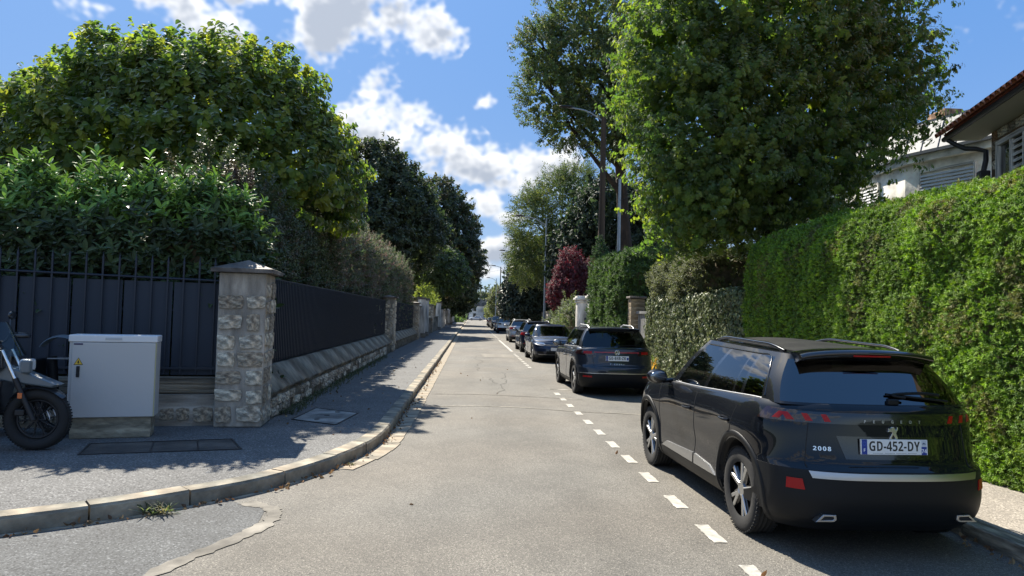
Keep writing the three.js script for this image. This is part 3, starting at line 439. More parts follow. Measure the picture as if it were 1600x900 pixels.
function makeCar(S) {
  // local frame: nose towards -z, tail towards +z, ground y = 0
  const g = S.root, lvl = S.levels, ys = lvl.map((l) => l[0]), c = [1, 2, 3, 4, 5].map((k) => curve(ys, lvl.map((l) => l[k])));
  const [cw, czf, czr, cnf, cnr] = c, yTop = ys[ys.length - 1], zs0 = S.zs0, zs1 = S.zs1, half = S.L / 2;
  const lift = curve(S.lift.map((p) => p[0]), S.lift.map((p) => p[1])), rise = (y) => sstep(0.35, yTop, y);
  const bulge = (z, y) => 1 - 0.028 * (z / half) ** 2 + (S.haunch ?? 0) * Math.exp(-(((z - S.axleR) / 0.42) ** 2) - ((y - 0.86) / 0.16) ** 2) + (S.haunch ?? 0) * 0.8 * Math.exp(-(((z - S.axleF) / 0.4) ** 2) - ((y - 0.84) / 0.15) ** 2) - (S.scallop ?? 0.018) * Math.exp(-(((z - 0.05) / 0.75) ** 2) - ((y - 0.56) / 0.12) ** 2);
  const halfW = (z, y) => { const w = cw(y); let k = 1; if (z > zs1) { const q = clamp((z - zs1) / (czr(y) - zs1)); k = Math.pow(Math.max(0, 1 - q ** cnr(y)), 1 / cnr(y)); } else if (z < zs0) { const q = clamp((zs0 - z) / (zs0 - czf(y))); k = Math.pow(Math.max(0, 1 - q ** cnf(y)), 1 / cnf(y)); } return w * k * bulge(z, y); };
  const lowered = (z, y) => { let q = y; for (let i = 0; i < 5; i++) q = y - lift(z) * rise(q); return q; };
  const sideOn = (s) => (z, y) => V(s * halfW(z, lowered(z, y)), y, z);
  const rearOn = (x, y) => { let z = czr(y); for (let i = 0; i < 4; i++) { const q = lowered(z, y), n = cnr(q), w = cw(q) * bulge(z, q); z = zs1 + (czr(q) - zs1) * Math.pow(Math.max(0, 1 - Math.min(1, Math.abs(x) / w) ** n), 1 / n); } return V(x, y, z); };
  const frontOn = (x, y) => { let z = czf(y); for (let i = 0; i < 4; i++) { const q = lowered(z, y), n = cnf(q), w = cw(q) * bulge(z, q); z = zs0 - (zs0 - czf(q)) * Math.pow(Math.max(0, 1 - Math.min(1, Math.abs(x) / w) ** n), 1 / n); } return V(x, y, z); };
  const arc = (n, a, N) => { const P = []; for (let i = 0; i <= 300; i++) { const t = i / 300 * Math.PI / 2; P.push([Math.cos(t) ** (2 / n), Math.sin(t) ** (2 / n) * a]); } const d = [0]; for (let i = 1; i <= 300; i++) d.push(d[i - 1] + Math.hypot(P[i][0] - P[i - 1][0], P[i][1] - P[i - 1][1])); const out = []; let j = 0; for (let i = 0; i <= N; i++) { const q = d[300] * i / N; while (j < 299 && d[j + 1] < q) j++; const t = clamp((q - d[j]) / Math.max(1e-9, d[j + 1] - d[j])); out.push([lerp(P[j][0], P[j + 1][0], t), lerp(P[j][1], P[j + 1][1], t)]); } return out; };
  const NE = S.fine ? 26 : 11, NS = S.fine ? 60 : 18;
  const ring = (y) => {   // right half (x > 0) from nose to tail, then mirrored back: a closed loop
    const h = [], F = arc(cnf(y), (zs0 - czf(y)) / cw(y), NE), R = arc(cnr(y), (czr(y) - zs1) / cw(y), NE);
    for (let i = NE; i > 0; i--) h.push([F[i][0], zs0 - F[i][1] * cw(y)]); for (let i = 0; i < NS; i++) h.push([1, lerp(zs0, zs1, i / NS)]); for (let i = 0; i <= NE; i++) h.push([R[i][0], zs1 + R[i][1] * cw(y)]);
    const half_ = h.map(([k, z]) => V(k * cw(y) * bulge(z, y), y + lift(z) * rise(y), z)); half_[0].x = 0; half_[half_.length - 1].x = 0; return half_;
  };
  const yl = []; for (let i = 0; i < ys.length - 1; i++) { const n = Math.max(1, Math.ceil((ys[i + 1] - ys[i]) / (S.fine ? 0.03 : 0.09))); for (let k = 0; k < n; k++) yl.push(lerp(ys[i], ys[i + 1], k / n)); } yl.push(yTop);
  const halves = yl.map(ring), loops = halves.map((h) => [...h, ...h.slice(0, -1).reverse().map((p) => V(-p.x, p.y, p.z))]);
  const cut = yl.findIndex((y) => y >= S.plasticY - 1e-6), top = halves[halves.length - 1], bot = halves[0], K = 12;
  const capRows = (h, crown, flip) => h.map((p) => { const r = []; for (let k = 0; k <= K; k++) { const u = k / K * 2 - 1; r.push(V((flip ? -u : u) * p.x, p.y + crown(p.z) * (1 - u * u) * sstep(0, 0.5, p.x), p.z)); } return r; });
  const crown = (z) => z < S.cowl ? 0.055 : 0, hoodEnd = top.findIndex((p) => p.z >= S.cowl);
  const P = [[gridGeo(loops.slice(cut), true), 0], [gridGeo(loops.slice(0, cut + 1), true), 1], [gridGeo(capRows(top.slice(0, hoodEnd + 1), crown, true)), 0], [gridGeo(capRows(top.slice(hoodEnd), () => 0, true)), 2], [gridGeo(capRows(bot, () => 0, false)), 1]];
  const merged = mergeGeometries(P.map(([q]) => q), true); merged.groups.forEach((q, i) => { q.materialIndex = P[i][1]; });
  const mats = [S.paint, M.blackPlastic, M.cabin, M.wellDark];
  let body = new Brush(merged, mats); body.updateMatrixWorld();
  for (const z of [S.axleF, S.axleR]) for (const s of [-1, 1]) {
    const hole = new THREE.CylinderGeometry(S.arch, S.arch, 0.5, 48); hole.rotateZ(Math.PI / 2); hole.translate(s * (S.w - 0.02), S.R + 0.015, z);
    const b = new Brush(hole, [M.wellDark, M.wellDark, M.wellDark]); b.updateMatrixWorld(); const out = new Brush(); out.updateMatrixWorld(); body = evaluator.evaluate(body, b, SUBTRACTION); body.updateMatrixWorld();
  }
  const bm = Array.isArray(body.material) ? body.material : [body.material], src = body.geometry.index ? body.geometry.toNonIndexed() : body.geometry, by = new Map();
  const groups = body.geometry.groups.length ? body.geometry.groups : [{ start: 0, count: src.attributes.position.count, materialIndex: 0 }];
  for (const q of groups) { const m = bm[q.materialIndex] ?? S.paint; if (!by.has(m)) by.set(m, { position: [], normal: [], uv: [] }); const t = by.get(m); for (const k of ['position', 'normal', 'uv']) { const a = src.attributes[k], n = a.itemSize; for (let i = q.start * n; i < (q.start + q.count) * n; i++) t[k].push(a.array[i]); } }
  const pieces = new Map(); for (const [m, t] of by) { const q = new THREE.BufferGeometry(); for (const k of ['position', 'normal', 'uv']) q.setAttribute(k, new THREE.Float32BufferAttribute(t[k], k === 'uv' ? 2 : 3)); pieces.set(m, q); }
  const bodyMesh = obj('body', pieces.get(S.paint), S.paint, g);
  if (pieces.get(M.blackPlastic)) obj('lower_trim', pieces.get(M.blackPlastic), M.blackPlastic, g);
  if (pieces.get(M.cabin)) obj('cabin_floor', pieces.get(M.cabin), M.cabin, g);
  if (pieces.get(M.wellDark)) obj('wheel_well', pieces.get(M.wellDark), M.wellDark, g);
  // arches
  if (S.archTrim) for (const z of [S.axleF, S.axleR]) for (const s of [-1, 1]) {
    const rows = [[], [], [], []]; for (let i = 0; i <= 40; i++) { const t = lerp(-0.33, Math.PI + 0.33, i / 40), on = (r) => { const zz = z + Math.cos(t) * r, yy = Math.max(S.levels[0][0], S.R + 0.015 + Math.sin(t) * r); return sideOn(s)(zz, yy); }; const a = on(S.arch - 0.012), b = on(S.arch + 0.02), d = on(S.arch + 0.058), e = on(S.arch + 0.066); a.x = s * Math.min(Math.abs(a.x) - 0.05, 9); rows[0].push(a); b.x += s * 0.018; rows[1].push(b); d.x += s * 0.012; rows[2].push(d); e.x -= s * 0.01; rows[3].push(e); }
    obj('arch_trim', gridGeo(rows), M.blackPlastic, g);
  }
  // greenhouse
  const G = S.gh, W = (v) => lerp(G.wb, G.wt, v) + 0.03 * Math.sin(Math.PI * v) * (G.round ?? 1);
  const ghPt = (sec, t, v, s = 1) => {   // section 0 windscreen (t 0 centre .. 1 pillar), 1 side, 2 rear (t 0 pillar .. 1 centre)
    const z0 = lerp(G.ab, G.at, v), z1 = lerp(G.db, G.dt, v), w = W(v); let x, z;
    if (sec === 1) { x = w * (1 - 0.03 * (2 * t - 1) ** 2 + 0.0); z = lerp(z0, z1, t); x = w * (0.97 + 0.03 * (1 - (2 * t - 1) ** 2)); } else { const front = sec === 0, zc = front ? lerp(G.fb, G.ft, v) : lerp(G.rb, G.rt, v), n = front ? 2.3 : (G.nr ?? 2.6), q = front ? 1 - t : t, k = Math.sin(q * Math.PI / 2), ze = front ? z0 : z1; x = w * 0.97 * Math.cos(q * Math.PI / 2) ** (2 / n); z = ze + (zc - ze) * k ** (2 / n); if (n > 2.8) { x = w * 0.97 * (1 - q); z = ze + (zc - ze) * (1 - (1 - q) ** n) ** (1 / n); } }
    const yb = yTop + lift(z) * 1 - 0.012, yt = G.yt + (G.ysl ?? 0) * (z - G.at); return V(s * x, lerp(yb, yt, v), z);
  };
  const vs = [0, G.v0, ...[...Array(8)].map((_, i) => lerp(G.v0, G.v1, (i + 1) / 9)), G.v1, 1];
  const sections = [[0, [...Array(13)].map((_, i) => i / 12 * G.wsT).concat([1])], [1, G.cuts], [2, [0, G.rgT, ...[...Array(12)].map((_, i) => lerp(G.rgT, 1, (i + 1) / 12))]]];
  const shell = [], glassFront = [], glassSide = [], glassRear = [], black = [];
  const cell = (list, sec, t0, t1, v0, v1, s, n = 1) => { const rows = []; for (const v of [v0, v1]) { const r = []; for (let k = 0; k <= n; k++) r.push(ghPt(sec, lerp(t0, t1, k / n), v, s)); rows.push(r); } list.push([rows, s]); };
  for (const s of [-1, 1]) for (const [sec, ts] of sections) for (let i = 0; i < ts.length - 1; i++) for (let j = 0; j < vs.length - 1; j++) {
    const inV = j > 0 && j < vs.length - 2, mid = (ts[i] + ts[i + 1]) / 2; let to = shell;
    if (inV && sec === 0 && mid < G.wsT) to = glassFront; else if (inV && sec === 2 && mid > G.rgT) to = glassRear; else if (inV && sec === 1) { const k = G.panes.findIndex(([a, b]) => mid > a && mid < b); if (k >= 0) { (glassSide[k + (s > 0 ? 10 : 0)] ??= []).push([[[ghPt(1, ts[i], vs[j], s), ghPt(1, ts[i + 1], vs[j], s)], [ghPt(1, ts[i], vs[j + 1], s), ghPt(1, ts[i + 1], vs[j + 1], s)]], s]); continue; } if (mid > G.panes[0][0] && mid < G.panes[G.panes.length - 1][1]) to = black; }
    cell(to, sec, ts[i], ts[i + 1], vs[j], vs[j + 1], s);
  }
  const weld = (list) => { const pos = [], uv = []; for (const [[a, b], s] of list) for (let k = 0; k < a.length - 1; k++) { const q = [a[k], a[k + 1], b[k], a[k + 1], b[k + 1], b[k]]; for (const p of s > 0 ? q : [q[0], q[2], q[1], q[3], q[5], q[4]]) { pos.push(p.x, p.y, p.z); uv.push(p.z, p.y); } } const q = new THREE.BufferGeometry(); q.setAttribute('position', new THREE.Float32BufferAttribute(pos, 3)); const w = mergeVertices(q, 1e-4); w.computeVertexNormals(); w.setAttribute('uv', new THREE.Float32BufferAttribute(new Float32Array(w.attributes.position.count * 2), 2)); return w; };
  obj('cabin_shell', weld(shell), S.paint, g); if (black.length) obj('door_pillar', weld(black), M.gloss, g);
  obj('windscreen', weld(glassFront), M.tint, g); obj('rear_window', weld(glassRear), S.rearGlass ?? M.privacy, g);
  glassSide.forEach((l, k) => { if (l) obj('side_window', weld(l), k % 10 === 0 ? M.tint : (S.rearGlass ?? M.privacy), g); });
  // roof
  const rim = []; for (const [sec, ts] of sections) ts.forEach((t, i) => { if (i || sec === 0) rim.push(ghPt(sec, t, 1)); });
  const zA = rim[0].z, zB = rim[rim.length - 1].z;
  obj('roof', gridGeo(rim.map((p) => { const r = []; for (let k = 0; k <= 14; k++) { const u = k / 14 * 2 - 1; r.push(V(-u * p.x, p.y + (G.crown ?? 0.05) * (1 - u * u) * sstep(0, 0.35, p.x) * Math.sin(Math.PI * clamp((p.z - zA + 0.25) / (zB - zA + 0.5))) ** 0.4, p.z)); } return r; })), S.roofMat ?? S.paint, g);
  const roofOn = (x, z) => { const v = 1, y0 = G.yt + (G.ysl ?? 0) * (z - G.at); const w = W(1) * 0.985; return V(x, y0 + (G.crown ?? 0.05) * (1 - (x / w) ** 2) * Math.sin(Math.PI * clamp((z - zA + 0.25) / (zB - zA + 0.5))) ** 0.4, z); };
  // wheels
  const hw = S.tyreW / 2;
  for (const [z, s] of [[S.axleF, -1], [S.axleF, 1], [S.axleR, -1], [S.axleR, 1]]) { const w = makeWheel(S.R, S.rim, S.tyreW, S.wheelStyle, S.rimMat ?? M.satin, S.rimDark); w.position.set(s * (S.w - 0.025 - hw), S.R, z); if (s > 0) w.rotation.y = Math.PI; g.add(w); }
  obj('underbody', box(S.w * 1.5, 0.08, S.L * 0.8, 0, S.levels[0][0] + 0.03, 0), M.wellDark, g);
  // seats
  if (S.seats !== false) for (const [x, z] of [[-0.36, G.ab + 0.75], [0.36, G.ab + 0.75], [-0.4, G.ab + 1.6], [0.4, G.ab + 1.6], [0, G.ab + 1.6]]) { const st = obj('seat', rbox(0.46, 0.34, 0.14, x, yTop + 0.02, z, 0.05), M.cabin, g); obj('headrest', rbox(0.26, 0.17, 0.1, x, yTop + 0.25, z + 0.03, 0.04), M.cabin, st); }
  return { g, sideOn, rearOn, frontOn, roofOn, ghPt, yTop, lift };
}
// doors: a thin skin a few millimetres proud, with a dark shut line round it
function door(C, S, s, z0b, z1b, z0t, z1t, y0, y1, handle = true) {
  const on = C.sideOn(s), q = [[z0b, y0], [z1b, y0], [z1t, y1], [z0t, y1]];
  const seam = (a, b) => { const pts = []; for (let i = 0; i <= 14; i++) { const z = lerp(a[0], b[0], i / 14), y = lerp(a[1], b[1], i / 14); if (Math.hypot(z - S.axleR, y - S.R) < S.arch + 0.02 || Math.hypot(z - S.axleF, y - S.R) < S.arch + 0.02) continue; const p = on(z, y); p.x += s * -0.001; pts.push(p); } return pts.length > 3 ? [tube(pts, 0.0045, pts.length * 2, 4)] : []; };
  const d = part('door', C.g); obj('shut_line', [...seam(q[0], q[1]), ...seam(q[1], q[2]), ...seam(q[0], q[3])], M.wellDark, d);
  if (handle) { const hz = z1t - 0.2, hy = y1 - 0.14, a = on(hz - 0.09, hy), b = on(hz + 0.09, hy - 0.0); obj('handle', tube([V(a.x + s * 0.004, a.y, a.z), V(a.x + s * 0.034, a.y, a.z + 0.03), V(b.x + s * 0.034, b.y, b.z - 0.03), V(b.x + s * 0.004, b.y, b.z)], 0.013, 16, 8), S.paint, d); obj('handle_cup', pad([[hz - 0.09, hy - 0.03], [hz + 0.07, hy - 0.03], [hz + 0.07, hy + 0.025], [hz - 0.09, hy + 0.025]], on, 0.0015, 0.01, 6, 3), M.gloss, d); }
  return d;
}
function mirror(C, S, s, z, y) { const m = part('door_mirror', C.g); const w = S.gh.wb + 0.05; obj('mirror_housing', (() => { const q = new THREE.SphereGeometry(1, 20, 14); q.scale(0.115, 0.08, 0.085); q.translate(s * (w + 0.13), y, z); return q; })(), S.mirrorMat ?? S.paint, m); obj('mirror_stalk', tube([[s * (w - 0.05), y - 0.04, z - 0.02], [s * (w + 0.06), y - 0.05, z]], 0.025, 6, 8), M.gloss, m); obj('mirror_glass', (() => { const q = new THREE.SphereGeometry(1, 16, 8); q.scale(0.095, 0.062, 0.012); q.translate(s * (w + 0.135), y, z + 0.074); return q; })(), M.mirror, m); }
function numberPlate(C, x, y, on, mat, tilt, back) { const p = on(x, y), m = obj('number_plate', rbox(0.52, 0.112, 0.012, 0, 0, 0, 0.004, 1), M.white, C.g, [p.x, p.y, p.z + (back ? -0.012 : 0.012)]); m.rotation.x = back ? tilt : -tilt; const f = obj('plate_print', new THREE.PlaneGeometry(0.516, 0.108), mat, m, [0, 0, back ? -0.0075 : 0.0075]); if (back) f.rotation.y = Math.PI; return m; }
function roofRails(C, S, z0, z1, x, mat, hgt = 0.05) { for (const s of [-1, 1]) { const pts = [], n = 10; for (let i = 0; i <= n; i++) { const z = lerp(z0, z1, i / n), p = C.roofOn(x, z), k = Math.min(1, Math.min(i, n - i) / 1.6); pts.push(V(s * (x - 0.012 * (1 - k)), p.y + 0.004 + hgt * k, z)); } obj('roof_rail', tube(pts, 0.016, 40, 8), mat, C.g); } }
function letters(text, size, depth, mat, parent, name, place, gap = 0) { let x = 0; const gs = []; for (const ch of text) { if (ch === ' ') { x += size * 0.5; continue; } const t = new TextGeometry(ch, { font, size, depth, curveSegments: 3, bevelEnabled: false }); t.computeBoundingBox(); t.translate(x - t.boundingBox.min.x, 0, 0); x += t.boundingBox.max.x - t.boundingBox.min.x + gap; gs.push(t); } const w = x - gap; gs.forEach((q) => { q.translate(-w / 2, 0, 0); const p = q.attributes.position; for (let i = 0; i < p.count; i++) { const v = place(p.getX(i), p.getY(i), p.getZ(i)); p.setXYZ(i, v.x, v.y, v.z); } q.computeVertexNormals(); }); return obj(name, gs, mat, parent); }

{ // the dark crossover parked in the near bay
  const paint = carPaint(0.0045, 0.006, 0.009), root = thing('parked_car', 'glossy black crossover with roof rails parked beside the tall clipped hedge', 'car', [3.07, 0, -7.16], 0.03);
  const S = { root, fine: true, L: 4.3, w: 0.885, paint, R: 0.345, rim: 0.228, tyreW: 0.215, arch: 0.4, axleF: -1.275, axleR: 1.33, zs0: -1.35, zs1: 1.45, cowl: -1.02, plasticY: 0.36, haunch: 0.032, scallop: 0.03, archTrim: true, wheelStyle: 'turbine', rimMat: M.satin, rimDark: M.gloss,
    lift: [[-2.15, -0.2], [-1.6, -0.13], [-1, -0.065], [0, -0.04], [1, 0], [1.6, 0.02], [2.15, 0.02]],
    levels: [[0.2, 0.80, -2.02, 2.0, 3, 3.4], [0.28, 0.85, -2.08, 2.09, 3, 3.6], [0.36, 0.872, -2.12, 2.13, 3, 3.6], [0.46, 0.88, -2.15, 2.15, 3, 3.6], [0.6, 0.885, -2.15, 2.15, 2.9, 3.4], [0.655, 0.886, -2.15, 2.14, 2.9, 3.3], [0.675, 0.886, -2.15, 2.085, 2.9, 3.2], [0.8, 0.884, -2.14, 2.062, 2.8, 3.0], [0.94, 0.878, -2.11, 2.05, 2.7, 2.9], [1.02, 0.862, -2.04, 2.045, 2.6, 2.8], [1.075, 0.842, -1.95, 2.03, 2.5, 2.7], [1.1, 0.822, -1.9, 2.0, 2.5, 2.6]],
    gh: { wb: 0.80, wt: 0.585, fb: -1.06, ft: -0.32, ab: -0.66, at: -0.1, db: 1.7, dt: 1.5, rb: 1.985, rt: 1.66, yt: 1.525, ysl: -0.03, v0: 0.05, v1: 0.9, wsT: 0.94, rgT: 0.2, nr: 2.4, crown: 0.055, cuts: [0, 0.05, 0.14, 0.23, 0.32, 0.405, 0.44, 0.53, 0.62, 0.70, 0.715, 0.775, 0.8, 0.88, 0.945, 1], panes: [[0.05, 0.405], [0.44, 0.70], [0.715, 0.775], [0.8, 0.945]] } };
  const C = makeCar(S), g = root, bumper = M.blackPlastic;
  // rear bumper skin in plain dark plastic, tail trim
  obj('rear_bumper', [pad([[-0.865, 0.3], [0.865, 0.3], [0.865, 0.655], [-0.865, 0.655]], (x, y) => C.rearOn(x, y), 0.006, 0.012, 60, 10)], bumper, g);
  for (const s of [-1, 1]) obj('bumper_side', pad([[1.72, 0.31], [2.02, 0.31], [1.9, 0.655], [1.6, 0.655]], C.sideOn(s), 0.005, 0.012, 14, 8), bumper, g);
  obj('bumper_strip', pad([[-0.62, 0.6], [0.62, 0.6], [0.64, 0.645], [-0.64, 0.645]], (x, y) => C.rearOn(x, y + 0.012 * Math.abs(x) ** 2), 0.016, 0.02, 40, 3), M.satin, g);
  for (const s of [-1, 1]) obj('reflector', pad([[s * 0.665, 0.515], [s * 0.765, 0.515], [s * 0.76, 0.59], [s * 0.678, 0.59]], (x, y) => C.rearOn(x, y), 0.012, 0.02, 4, 3), M.redLens, g);
  for (const s of [-1, 1]) { const e = obj('exhaust_trim', (() => { const q = new THREE.Shape([[-0.09, 0], [0.055, 0], [0.075, 0.02], [0.07, 0.062], [-0.03, 0.066]].map(([a, b]) => new THREE.Vector2(s * -a, b))); q.holes.push(new THREE.Path([[-0.058, 0.013], [0.045, 0.013], [0.06, 0.026], [0.056, 0.05], [-0.022, 0.054]].map(([a, b]) => new THREE.Vector2(s * -a, b)))); const x = new THREE.ExtrudeGeometry(q, { depth: 0.05, bevelEnabled: true, bevelSize: 0.004, bevelThickness: 0.006, bevelSegments: 2 }); x.scale(0.92, 0.72, 1); x.translate(s * 0.53, 0.3, C.rearOn(s * 0.5, 0.34).z - 0.03); return x; })(), M.satin, g); obj('exhaust_opening', box(0.1, 0.03, 0.01, s * 0.53, 0.324, C.rearOn(s * 0.5, 0.34).z + 0.012), M.wellDark, e); }
  // tail lamps in a dark band across the tailgate
  obj('lamp_band', pad([[-0.8, 0.985], [0.8, 0.985], [0.78, 1.065], [-0.78, 1.065]], (x, y) => C.rearOn(x, y), 0.008, 0.016, 60, 5), M.gloss, g);
  for (const s of [-1, 1]) {
    const lamp = obj('tail_lamp', pad([[1.66, 0.985], [1.93, 0.985], [1.9, 1.07], [1.72, 1.075]], C.sideOn(s), 0.008, 0.016, 10, 4), M.smokeLens, g);
    for (const x of [0.45, 0.57, 0.68]) obj('lamp_claw', pad([[s * x, 0.998], [s * (x + 0.045), 0.998], [s * (x + 0.066), 1.05], [s * (x + 0.03), 1.05]], (a, b) => C.rearOn(a, b), 0.011, 0.01, 3, 4), M.redLens, lamp);
    for (const z of [1.76]) obj('lamp_claw', pad([[z + 0.03, 1.0], [z + 0.075, 1.0], [z + 0.1, 1.05], [z + 0.06, 1.05]], C.sideOn(s), 0.011, 0.01, 3, 4), M.redLens, lamp);
    // door skins and trim on each side
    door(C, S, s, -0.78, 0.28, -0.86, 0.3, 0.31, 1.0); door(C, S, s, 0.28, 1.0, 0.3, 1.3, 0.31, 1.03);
    obj('sill_strip', pad([[-0.72, 0.345], [0.26, 0.345], [0.27, 0.44], [-0.55, 0.41]], C.sideOn(s), 0.012, 0.02, 14, 3), M.satin, g);
    obj('sill_strip', pad([[0.3, 0.345], [0.84, 0.345], [0.7, 0.41], [0.31, 0.44]], C.sideOn(s), 0.012, 0.02, 10, 3), M.satin, g);
    obj('sill_trim', pad([[-0.9, 0.215], [0.95, 0.215], [0.95, 0.335], [-0.9, 0.335]], C.sideOn(s), 0.006, 0.02, 20, 4), bumper, g);
    obj('window_trim', tube([...Array(16)].map((_, i) => { const p = C.ghPt(1, lerp(0.03, 0.95, i / 15), 0.035, s); p.x += s * 0.004; return p; }), 0.007, 40, 6), M.satin, g);
    obj('window_trim', tube([...[...Array(12)].map((_, i) => { const p = C.ghPt(1, lerp(0.05, 0.8, i / 11), 0.925, s); p.x += s * 0.003; return p; }), C.ghPt(1, 0.9, 0.915, s), C.ghPt(1, 0.955, 0.6, s), C.ghPt(1, 0.965, 0.1, s)].map((p) => V(p.x + s * 0.002, p.y, p.z)), 0.006, 50, 6), M.gloss, g);
    mirror(C, S, s, -0.62, 1.1);
  }
  roofRails(C, S, -0.02, 1.42, 0.53, M.gloss, 0.04);
  const roofDust = std({ map: rep(mottle, 3), color: col(0.035, 0.036, 0.034), roughness: 0.42 });
  obj('roof_panel', pad([[-0.47, 0.1], [0.47, 0.1], [0.47, 1.5], [-0.47, 1.5]], (x, z) => C.roofOn(x, z), 0.005, 0.01, 12, 12), roofDust, g);
  // spoiler over the rear window
  { const rows = []; for (let j = 0; j <= 8; j++) { const r = []; for (let i = 0; i <= 24; i++) { const u = i / 24 * 2 - 1, x = u * 0.545, a = C.ghPt(2, 0.5, 1).z, bow = 0.05 * u * u, prof = [[-0.08, 0.028], [0.02, 0.045], [0.1, 0.046], [0.17, 0.038], [0.2, 0.02], [0.195, -0.006], [0.12, -0.028], [0.04, -0.04], [0, -0.05]][j], y = 1.465 + prof[1] + 0.024 * (1 - u * u) - 0.02 * u ** 4; r.push(V(x, y, 1.6 + prof[0] - bow)); } rows.push(r); } const sp = obj('spoiler', gridGeo(rows), M.gloss, g); obj('brake_lamp', box(0.3, 0.012, 0.006, 0, 1.478, 1.798), M.redLens, sp);
    for (const s of [-1, 1]) obj('spoiler_side', gridGeo([rows.map((r) => r[s < 0 ? 0 : 24]), rows.map(() => V(s * 0.52, 1.44, 1.56))]), M.gloss, sp); }
  // rear wiper, emblem, badges, plate
  const rw = (t, v, s, o) => { const p = C.ghPt(2, t, v, s); return V(p.x, p.y + o * 0.6, p.z + o); };
  const wip = obj('rear_wiper', [tube([rw(0.86, 0.07, 1, 0.02), rw(0.9, 0.15, 1, 0.028), rw(0.97, 0.2, 1, 0.026), rw(0.78, 0.24, 1, 0.03), rw(0.62, 0.2, 1, 0.03)].slice(1), 0.011, 24, 6), tube([rw(0.985, 0.24, 1, 0.012), rw(0.8, 0.17, 1, 0.014), rw(0.55, 0.1, 1, 0.016)], 0.009, 24, 6), rbox(0.09, 0.05, 0.04, 0.06, 1.145, C.ghPt(2, 0.92, 0.1).z + 0.012, 0.015)], M.blackPlastic, g);
  obj('tailgate_recess', pad([[-0.36, 0.735], [0.36, 0.735], [0.42, 0.9], [-0.42, 0.9]], (x, y) => C.rearOn(x, y), 0.003, 0.01, 24, 8), M.gloss, g);
  numberPlate(C, 0, 0.83, C.rearOn, plateMat2('GD-452-DY', '74'), 0.06, false);
  { const q = [[-3.2, -8.4], [-0.8, -8.6], [-0.6, -7.8], [-1.5, -7.6], [0.6, -4.4], [2.6, -7.4], [2.0, -8.4], [4.4, -8.6], [4.6, -7.6], [3.6, -5.0], [2.8, -3.2], [3.6, -1.8], [4.6, -0.2], [4.8, 1.6], [4.0, 2.2], [3.9, 0.6], [2.6, -0.6], [1.9, 0.8], [0.8, 2.0], [-1.4, 2.2], [-2.6, 1.2], [-1.2, 0.9], [-0.6, 0.2], [-2.0, 0.4], [-4.0, 1.0], [-4.4, 0.2], [-2.6, -0.5], [-4.4, -0.9], [-4.6, -1.8], [-2.2, -1.9], [-0.6, -1.8], [-0.4, -3.2], [-2.2, -6.4]];
    const e = new THREE.ExtrudeGeometry(new THREE.Shape(q.map(([a, b]) => new THREE.Vector2(a * 0.0082, b * 0.0082))), { depth: 0.006, bevelEnabled: true, bevelSize: 0.002, bevelThickness: 0.003, bevelSegments: 2 }); const p = C.rearOn(0, 0.95); e.translate(0, 0.955, p.z + 0.004); obj('emblem', e, M.chrome, g); }
  letters('PEUGEOT', 0.022, 0.003, M.satin, g, 'lettering', (x, y, z) => { const p = C.rearOn(x, 1.0 + y); return V(x, p.y, p.z + 0.009 + z); }, 0.055);
  letters('2008', 0.03, 0.004, M.chrome, g, 'lettering', (x, y, z) => { const p = C.rearOn(x * 1.15 - 0.52, 0.79 + y); return V(p.x, p.y, p.z + 0.001 + z); }, 0.008);
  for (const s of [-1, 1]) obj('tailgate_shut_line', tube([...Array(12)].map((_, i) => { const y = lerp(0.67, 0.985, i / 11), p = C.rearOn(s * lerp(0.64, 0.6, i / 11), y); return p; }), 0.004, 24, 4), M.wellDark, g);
  for (const s of [-1, 1]) obj('headlamp', pad([[s * 0.5, 0.72], [s * 0.78, 0.74], [s * 0.8, 0.82], [s * 0.52, 0.8]], C.frontOn, 0.008, 0.01, 8, 4), M.clearLens, g);
  obj('grille', pad([[-0.4, 0.5], [0.4, 0.5], [0.46, 0.74], [-0.46, 0.74]], C.frontOn, 0.008, 0.01, 12, 6), M.gloss, g);
}

